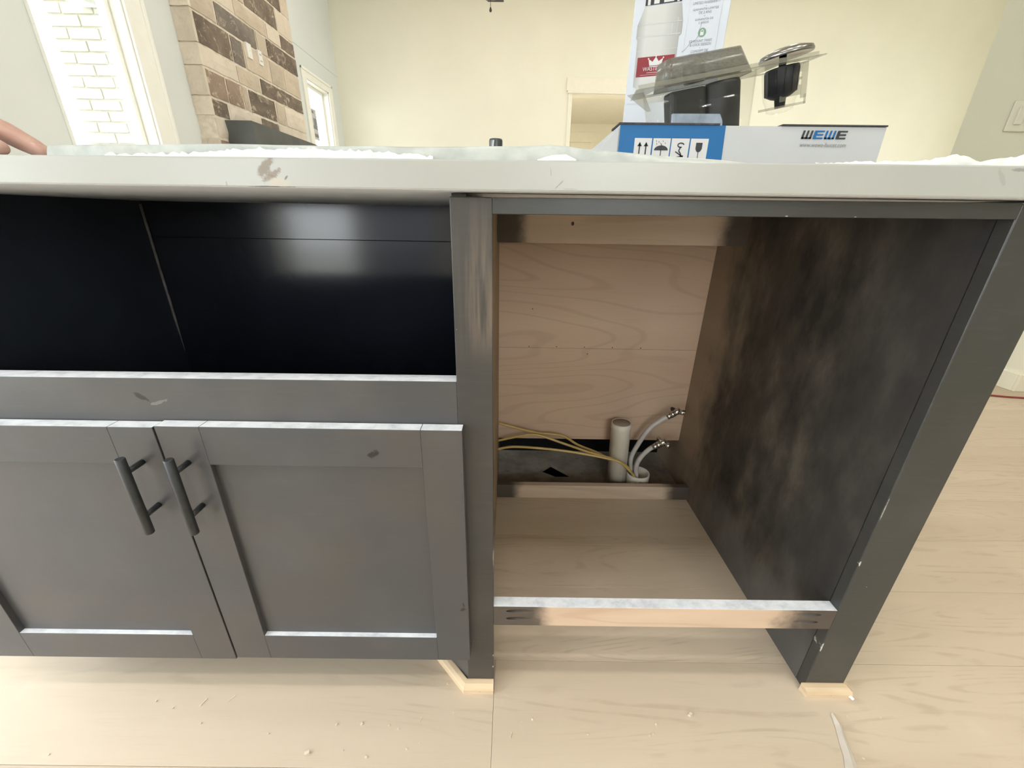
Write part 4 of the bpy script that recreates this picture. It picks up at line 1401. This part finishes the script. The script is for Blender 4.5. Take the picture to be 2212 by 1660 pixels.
for rc in [rect(0.0145, 0.1115, 1.2600-Z, 1.2615-Z), rect(0.0150, 0.111, 1.2835-Z, 1.2845-Z), rect(0.0225, 0.0232, 1.262-Z, 1.2835-Z), rect(0.0905, 0.0915, 1.262-Z, 1.281-Z), rect(0.102, 0.103, 1.258-Z, 1.291-Z), rect(0.016, 0.109, 1.2335-Z, 1.2341-Z), rect(0.0065, 0.032, 1.1262-Z, 1.1275-Z)]:
    build('canister_line', flat([rc], q-0.0003), INKL, db, True)
build('mount_print', flat([rect(0.0248, 0.1053, 1.3195-Z, 1.332-Z)], q-0.0002), INKK, db, True)
build('mount_shine', flat([rect(0.03, 0.036, 1.32-Z, 1.332-Z), rect(0.044, 0.056, 1.321-Z, 1.332-Z), rect(0.066, 0.088, 1.3215-Z, 1.3295-Z), rect(0.095, 0.1, 1.32-Z, 1.332-Z)], q-0.0004), INKW, db, True)
build('maroon_label', flat([rect(0.0203, 0.1055, 1.1818-Z, 1.2212-Z)], q-0.0003), INKR, db, True)
build('label_side', flat([rect(0.1, 0.1055, 1.1818-Z, 1.2212-Z)], q-0.00035), INKR, db, True)
crown = [(0.0496, 1.2031), (0.0771, 1.2031), (0.0800, 1.2165), (0.0703, 1.2105), (0.0633, 1.2200), (0.0562, 1.2105), (0.0464, 1.2165)]
build('crown_emblem', flat([[(x, z-Z) for x, z in crown[:3]+[crown[3]]+crown[5:6]+crown[6:]], [(0.0703, 1.2105-Z), (0.0633, 1.22-Z), (0.0562, 1.2105-Z)]]
      + [[(cx_+0.0017*math.cos(2*PI*i/10), cz_-Z+0.0017*math.sin(2*PI*i/10)) for i in range(10)] for cx_, cz_ in ((0.0462, 1.2172), (0.0633, 1.2212), (0.0803, 1.2172))], q-0.0006), INKW, db, True)
build('crown_band', flat([rect(0.0496, 0.0771, 1.2005-Z, 1.2018-Z)], q-0.0006), INKW, db, True)
text_obj('brand_lettering', 'WASTE KING', 0.063, 0.0663, 1.1932-Z, q-0.0006, INKW, db, 0.0078)
build('label_rule', flat([rect(0.045, 0.082, 1.1885-Z, 1.1895-Z)], q-0.0006), INKL, db, True)
build('label_rule', flat([rect(0.030, 0.097, 1.1848-Z, 1.1854-Z)], q-0.0006), INKL, db, True)
for body, x0, x1, zz in (('LIMITED WARRANTY', 0.13, 0.187, 1.3091), ('GARANTIE LIMITÉE', 0.1319, 0.1851, 1.2981), ('DE 2 ANS', 0.1454, 0.1714, 1.2913), ('GARANTÍA DE', 0.1393, 0.1776, 1.2797), ('2 AÑOS', 0.1475, 0.1688, 1.2733),
                         ('EZ MOUNT TWIST', 0.1339, 0.1822, 1.2392), ('& LOCK DESIGN', 0.136, 0.1805, 1.2325), ('CONCEPT DE', 0.1391, 0.1766, 1.2204), ('VERROUILLAGE', 0.136, 0.180, 1.2140)):
    text_obj('carton_lettering', body, x1-x0, (x0+x1)/2, zz-Z, q-0.0003, INKG, db, 0.0048)
build('panel_rule', flat([rect(0.1232, 0.1238, 1.0-Z, 1.34-Z), rect(0.1915, 0.1921, 1.0-Z, 1.34-Z)], q-0.0003), INKL, db, True)
build('bullet', flat([[(0.1585+0.0008*math.cos(2*PI*i/8), z_-Z+0.0008*math.sin(2*PI*i/8)) for i in range(8)] for z_ in (1.305, 1.2868, 1.2285)], q-0.0003), INKG, db, True)
ic = build('lock_badge', flat([[(0.1582+0.0085*math.cos(2*PI*i/20), 1.257-Z+0.0085*math.sin(2*PI*i/20)) for i in range(20)]], q-0.0003), INKGR, db, True)
bm = flat([rect(0.1545, 0.1619, 1.2515-Z, 1.2580-Z)] + [[(0.1582+a*math.cos(p), 1.258-Z+a*1.25*math.sin(p)) for a, p in ((0.0036, PI*i/8), (0.0036, PI*(i+1)/8), (0.0024, PI*(i+1)/8), (0.0024, PI*i/8))] for i in range(8)], q-0.0005)
build('lock_symbol', bm, INKW, ic, True)
crk = [(0.1535, 1.2735), (0.154, 1.269), (0.151, 1.262), (0.1522, 1.254), (0.149, 1.248), (0.146, 1.244), (0.141, 1.2425), (0.134, 1.2368), (0.126, 1.2275), (0.12, 1.224)]
bm = bmesh.new()
tube(bm, [(x, -0.0003, z-Z) for x, z in crk], 0.00035, 5)
build('surface_crease', bm, INKG, db, True)

# ------------------------------------------------------------------ clear clamshell pack tilted on the tray box
cs = bpy.data.objects.new('clamshell_pack', None)
COL.objects.link(cs)
tag(cs, 'open clear plastic clamshell pack tilted on top of the low carton', 'plastic pack')
CSM = Matrix.Translation((0.2002, 0.80, 1.053)) @ Matrix.Rotation(math.radians(12.1), 4, 'Z') @ Matrix.Rotation(-math.radians(12.3), 4, 'Y')
cs.matrix_basis = CSM


def shell(pts_top, pts_bot, zt, zb_, th=0.0012, floor_=True):
    """open tapered tray with rounded corners, local xy outlines"""
    def rr(x0, x1, y0, y1, r, n_=5):
        P = []
        for cx_, cy_, a0 in ((x1-r, y1-r, 0), (x0+r, y1-r, PI/2), (x0+r, y0+r, PI), (x1-r, y0+r, 1.5*PI)):
            for i in range(n_+1):
                a = a0 + PI/2*i/n_
                P.append((cx_+r*math.cos(a), cy_+r*math.sin(a)))
        return P
    bm = bmesh.new()
    A = rr(*pts_top, 0.012)
    B = rr(*pts_bot, 0.010)
    n_ = len(A)
    ra = [bm.verts.new((x, y, zt)) for x, y in A]
    rb = [bm.verts.new((x, y, zb_)) for x, y in B]
    for i in range(n_):
        f = bm.faces.new([ra[i], ra[(i+1) % n_], rb[(i+1) % n_], rb[i]])
        f.smooth = True
    if floor_:
        bm.faces.new(rb)
    bmesh.ops.recalc_face_normals(bm, faces=bm.faces)
    bmesh.ops.solidify(bm, geom=list(bm.faces), thickness=th)
    return bm


def rim_bm():
    bm = bmesh.new()
    # flange around the tub mouth and round the cup hole
    prism(bm, [(0.0, 0.0), (0.05, 0.0), (0.05, 0.09), (0.036, 0.09)], -0.0008, 0.0008, 'XY')
    for a in ((0.05, 0.243, 0.0, 0.017), (0.05, 0.243, 0.072, 0.09), (0.243, 0.286, 0.0, 0.09), (0.286, 0.352, 0.0, 0.018), (0.286, 0.352, 0.082, 0.09), (0.352, 0.362, 0.0, 0.09)):
        abox(bm, a[0], a[1], a[2], a[3], -0.0008, 0.0008)
    return bm


build('rim_flange', rim_bm(), RIMPL, cs, True)
bm = bmesh.new()
abox(bm, 0.004, 0.345, -0.0012, 0.0, -0.001, 0.006, 0.0005)
build('rim_lip', bm, RIMPL, cs, True)
bm = bmesh.new()
for i in range(8):
    x = 0.012 + i*0.003
prism(bm, [(0.0, 0.0), (0.03, 0.0), (0.042, -0.03), (0.036, -0.03)], 0.03, 0.032)
build('corner_gusset', bm, RIMPL, cs, True)
build('tub', shell((0.046, 0.245, 0.016, 0.073), (0.056, 0.23, 0.022, 0.066), 0.0, -0.146), SHELL, cs, True)
build('lid_dome', shell((0.07, 0.243, 0.026, 0.078), (0.078, 0.222, 0.031, 0.072), 0.0, 0.041), FROST, cs, True)
for x in (0.062, 0.07, 0.08, 0.128, 0.205):
    bm = tube(bmesh.new(), [(x, 0.0152, -0.006), (x+0.003, 0.0212, -0.138)], 0.0012, 6)
    build('tub_rib', bm, SHELL, cs, True)
# hanging end plate with slots
bm = bmesh.new()
for a in ((0.306, 0.362, -0.014, 0.0), (0.306, 0.318, -0.056, -0.014), (0.35, 0.362, -0.056, -0.014), (0.318, 0.35, -0.026, -0.022), (0.34, 0.344, -0.034, -0.026), (0.318, 0.35, -0.05, -0.034), (0.318, 0.326, -0.034, -0.026)):
    abox(bm, a[0], a[1], 0.036, 0.0372, a[2], a[3])
for a in ((0.262, 0.362, -0.066, -0.062), (0.358, 0.362, -0.066, -0.05)):
    abox(bm, a[0], a[1], 0.036, 0.0372, a[2], a[3])
build('hanger_plate', bm, RIMPL, cs, True)
CUPX, CUPY = 0.319, 0.05
bm = bmesh.new()
prof = [(0.0325, 0.0), (0.0305, -0.03), (0.028, -0.048), (0.025, -0.054), (0.022, -0.068), (0.012, -0.072), (0.0, -0.072)]
lathe(bm, prof, 28, Matrix.Translation((CUPX, CUPY, -0.001)))
build('cup', bm, SHELL, cs, True)
# contents: things lying in the pack
M2 = CSM


def in_pack(name, bm, mat, label, cat, smooth=False):
    b2 = bmesh.new()
    join(b2, bm, M2)
    return tag(build(name, b2, mat, smooth=smooth), label, cat)


bm = bmesh.new()
lathe(bm, [(0.0, 0.0205), (0.006, 0.0205), (0.006, -0.001), (0.0268, -0.001), (0.028, -0.004), (0.0255, -0.042), (0.016, -0.048), (0.0095, -0.05), (0.0085, -0.064), (0.0, -0.064)], 28, Matrix.Translation((CUPX, CUPY, 0)))
for i in range(12):
    a = 2*PI*i/12
    tube(bm, [(CUPX+0.0277*math.cos(a), CUPY+0.0277*math.sin(a), -0.005), (CUPX+0.0257*math.cos(a), CUPY+0.0257*math.sin(a), -0.042)], 0.0014, 6)
in_pack('ribbed_stopper', bm, RUBBER, 'black ribbed sink stopper sitting in the clear cup', 'stopper')
bm = bmesh.new()
lathe(bm, [(0.0, 0.021), (0.034, 0.016), (0.0425, 0.0135), (0.0435, 0.0165), (0.041, 0.022), (0.025, 0.0275), (0.0, 0.029)], 36, Matrix.Translation((0.325, CUPY, 0)))
in_pack('stopper_disc', bm, STEEL, 'round steel stopper disc lying over the clear cup', 'stopper')
bm = bmesh.new()
lathe(bm, [(0.01, -0.004), (0.018, -0.004), (0.0195, -0.01), (0.0195, -0.1), (0.017, -0.106), (0.01, -0.106), (0.01, -0.004)], 36, Matrix.Translation((0.193, 0.046, 0)) @ Matrix.Diagonal((1.75, 1, 1, 1)))
in_pack('rubber_flange', bm, RUBBER, 'large black rubber mounting ring inside the clear tub', 'gasket')
bm = bmesh.new()
b2 = box(0.085, 0.155, 0.036, 0.064, -0.1, -0.006, 0.005)
join(bm, b2)
in_pack('black_mount_bracket', bm, RUBBER, 'black mounting bracket at the left inside clear tub', 'bracket')
b2 = box(-0.052, 0.05, -0.0022, 0.0022, -0.026, 0.026, 0.001)
bm = bmesh.new()
join(bm, b2, Matrix.Translation((0.13, 0.0285, -0.074)) @ Matrix.Rotation(0.16, 4, 'Y') @ Matrix.Rotation(-0.1, 4, 'X'))
in_pack('folded_leaflet', bm, LEAFLET, 'folded blue-grey leaflet pressed against the tub front', 'leaflet')
bm = bmesh.new()
tube(bm, smooth_path([(0.08, 0.05, -0.134), (0.12, 0.036, -0.13), (0.16, 0.04, -0.126), (0.205, 0.044, -0.13), (0.17, 0.054, -0.134)], 6), 0.0075, 10)
in_pack('rubber_elbow', bm, RUBBER, 'black rubber tube coiled at the bottom of the tub', 'hose')
bm = bmesh.new()
lathe(bm, [(0.0, 0.001), (0.016, 0.001), (0.0185, 0.006), (0.0185, 0.028), (0.012, 0.034), (0.0, 0.034)], 32, Matrix.Translation((0.14, 0.051, 0)))
in_pack('grey_sink_flange', bm, plain('satin_grey_metal', (0.33, 0.33, 0.32), 0.4, 0.5, 0.7), 'grey sink flange under the smoky lid dome', 'sink flange')

# ------------------------------------------------------------------ small dark cap behind the film
t = thing('dark_cap', 'small dark grey cylinder cap poking up behind the film', 'cap', (-0.031, 0.8, ctop(-0.03)))
bm = bmesh.new()
lathe(bm, [(0.0, 0.001), (0.0115, 0.001), (0.0115, 0.066), (0.0108, 0.0685), (0.0, 0.0695)], 24, Matrix.Translation((-0.031, 0.8, ctop(-0.03))))
build('body', bm, DKMETAL, t)
bm = prism(bmesh.new(), [(-0.0415, 0.93), (-0.0385, 0.93), (-0.033, 0.9765), (-0.0362, 0.9765)], 0.787, 0.7935)
build('slanted_tab', bm, INKL, t)

# ------------------------------------------------------------------ hand resting on the worktop
def chain(bm, P, R_):
    for (a, ra), (b, rb) in zip(zip(P, R_), zip(P[1:], R_[1:])):
        a, b = Vector(a), Vector(b)
        n_ = max(2, int((b-a).length/0.003))
        for i in range(n_+1):
            t_ = i/n_
            bmesh.ops.create_icosphere(bm, subdivisions=2, radius=ra+(rb-ra)*t_, matrix=Matrix.Translation(a.lerp(b, t_)))


bm = bmesh.new()
ZT = ctop(-0.53)
# wrist / palm fan
W0 = Vector((-0.704, 0.548, ZT+0.056))
mcp = [Vector((-0.631, 0.512, ZT+0.043)), Vector((-0.625, 0.532, ZT+0.047)), Vector((-0.628, 0.552, ZT+0.045)), Vector((-0.637, 0.571, ZT+0.038))]
for k, m_ in enumerate(mcp):
    base = W0 + Vector((0, (k-1.5)*0.012, 0))
    chain(bm, [base, base.lerp(m_, 0.5), m_], [0.018, 0.0145, 0.0125])
chain(bm, [mcp[0], mcp[1], mcp[2], mcp[3]], [0.011]*4)
chain(bm, [W0 + Vector((0.035, -0.012, 0)), W0 + Vector((0.038, 0.02, 0))], [0.015, 0.014])
# fingers, index nearest the worktop edge
tips = [[(-0.603, 0.508, ZT+0.031), (-0.576, 0.503, ZT+0.0175), (-0.5545, 0.499, ZT+0.0085)],
        [(-0.592, 0.531, ZT+0.034), (-0.562, 0.531, ZT+0.0185), (-0.5425, 0.530, ZT+0.0078)],
        [(-0.600, 0.555, ZT+0.033), (-0.577, 0.557, ZT+0.018), (-0.563, 0.557, ZT+0.0080)],
        [(-0.612, 0.577, ZT+0.028), (-0.595, 0.58, ZT+0.015), (-0.586, 0.581, ZT+0.0072)]]
rad = [(0.0122, 0.0108, 0.0098, 0.0078), (0.0122, 0.0112, 0.0104, 0.0074), (0.0118, 0.01, 0.009, 0.0074), (0.0105, 0.0088, 0.008, 0.0066)]
for m_, tp, r_ in zip(mcp, tips, rad):
    chain(bm, [m_]+tp, r_)
# thumb leaves the near side of the palm
chain(bm, [(-0.684, 0.528, ZT+0.044), (-0.655, 0.505, ZT+0.03), (-0.633, 0.496, ZT+0.018), (-0.612, 0.494, ZT+0.0088)], [0.0165, 0.0128, 0.0108, 0.0086])
# forearm out of the frame to the left
chain(bm, [W0, (-0.75, 0.555, ZT+0.073), (-0.80, 0.57, ZT+0.11), (-0.93, 0.6, ZT+0.17)], [0.024, 0.027, 0.034, 0.042])
hand = build('person', bm, SKIN, smooth=True)
md = hand.modifiers.new('remesh', 'REMESH')
md.mode = 'VOXEL'
md.voxel_size = 0.0016
md.use_smooth_shade = True
md = hand.modifiers.new('smooth', 'SMOOTH')
md.factor = 0.5
md.iterations = 4
bpy.context.view_layer.update()
_me = bpy.data.meshes.new_from_object(hand.evaluated_get(bpy.context.evaluated_depsgraph_get()))
hand.modifiers.clear()
hand.data = _me
tag(hand, 'hand of a person resting fingertips on the worktop at left edge', 'person')
bm = bmesh.new()
bmesh.ops.create_uvsphere(bm, u_segments=14, v_segments=8, radius=1.0)
bm2 = bmesh.new()
join(bm2, bm, align_z((0.45, 0.0, 0.85), (-0.5465, 0.530, ZT+0.0166)) @ Matrix.Diagonal((0.0068, 0.0052, 0.0012, 1)))
build('fingernail', bm2, NAIL, hand, smooth=True)
bm = bmesh.new()
tube(bm, [(-0.83, 0.577, ZT+0.124), (-0.9, 0.593, ZT+0.156), (-1.02, 0.62, ZT+0.21)], [0.043, 0.05, 0.058], 20)
build('sleeve', bm, SLEEVE, hand)

# ------------------------------------------------------------------ debris on the floor
bm = bmesh.new()
L_ = [(0.6145, 0.4665, 0.0), (0.6195, 0.4475, 0.004), (0.6125, 0.4325, 0.003), (0.6095, 0.4185, 0.004), (0.605, 0.402, 0.003), (0.600, 0.386, 0.004), (0.596, 0.36, 0.003)]
R_ = [(0.6125, 0.4665, 0.001), (0.607, 0.449, 0.001), (0.6, 0.4325, 0.001), (0.594, 0.4185, 0.001), (0.588, 0.402, 0.001), (0.578, 0.386, 0.001), (0.572, 0.36, 0.001)]
va = [bm.verts.new((x, y, 0.0008)) for x, y, z in L_]
vm = [bm.verts.new(((a[0]+b[0])/2+0.002, (a[1]+b[1])/2, 0.0042)) for a, b in zip(L_, R_)]
vb = [bm.verts.new((x, y, z)) for x, y, z in R_]
for i in range(len(L_)-1):
    for p, q_ in ((va, vm), (vm, vb)):
        bm.faces.new([p[i], p[i+1], q_[i+1], q_[i]])
bmesh.ops.recalc_face_normals(bm, faces=bm.faces)
bmesh.ops.solidify(bm, geom=list(bm.faces), thickness=0.0005)
bmesh.ops.recalc_face_normals(bm, faces=bm.faces)
tag(build('peeled_strip', bm, PAPER), 'peeled beige paper strip lying on the floor at bottom right', 'paper strip')
chip_me = []
for k in range(4):
    bm = box(-0.0022, 0.0022, -0.0016, 0.0016, 0.0, 0.0022)
    for v in bm.verts:
        v.co += Vector((random.uniform(-.0008, .0008), random.uniform(-.0006, .0006), random.uniform(0, .0006)))
    me = bpy.data.meshes.new('wood_chip')
    bm.to_mesh(me)
    bm.free()
    me.materials.append(CHIP)
    chip_me.append(me)
bm = box(-0.007, 0.007, -0.0009, 0.0009, 0.0, 0.0012)
sl_me = bpy.data.meshes.new('wood_sliver')
bm.to_mesh(sl_me)
bm.free()
sl_me.materials.append(CHIP)
for (x, y) in ((-.659, .475), (-.619, .464), (-.338, .397), (-.279, .402), (-.236, .393), (-.149, .414), (-.192, .435), (-.26, .442), (-.096, .461), (.346, .463), (.149, .43), (.277, .446), (.26, .429), (.267, .431), (.62, .399), (.703, .461), (.641, .463), (-.773, .392), (-.115, .512), (.05, .452), (-.305, .44), (-.21, .44), (-.17, .405), (-.42, .425), (-.55, .44)):
    o = link('wood_chip', random.choice(chip_me))
    o.location = (x, y, 0.0)
    o.rotation_euler = (0, 0, random.uniform(0, 6))
    s_ = 1.5 if (x, y) in ((.346, .463), (-.338, .397)) else random.uniform(0.45, 0.85)
    o.scale = (s_, s_, s_)
    tag(o, 'tiny pale wood chip lying on the oak floor', 'wood chip', 'wood chips on the floor')
for (x, y, a, s_) in ((-.521, .481, 1.0, 0.9), (-.569, .474, 1.25, 1.0), (.011, .427, 1.3, 0.7), (-.155, .45, 1.3, 0.6), (.03, .445, 1.1, 0.5)):
    o = link('wood_sliver', sl_me)
    o.location = (x, y, 0.0)
    o.rotation_euler = (0, 0, a)
    o.scale = (s_, s_, s_)
    tag(o, 'thin pale wood sliver lying on the oak floor', 'wood sliver', 'wood slivers on the floor')
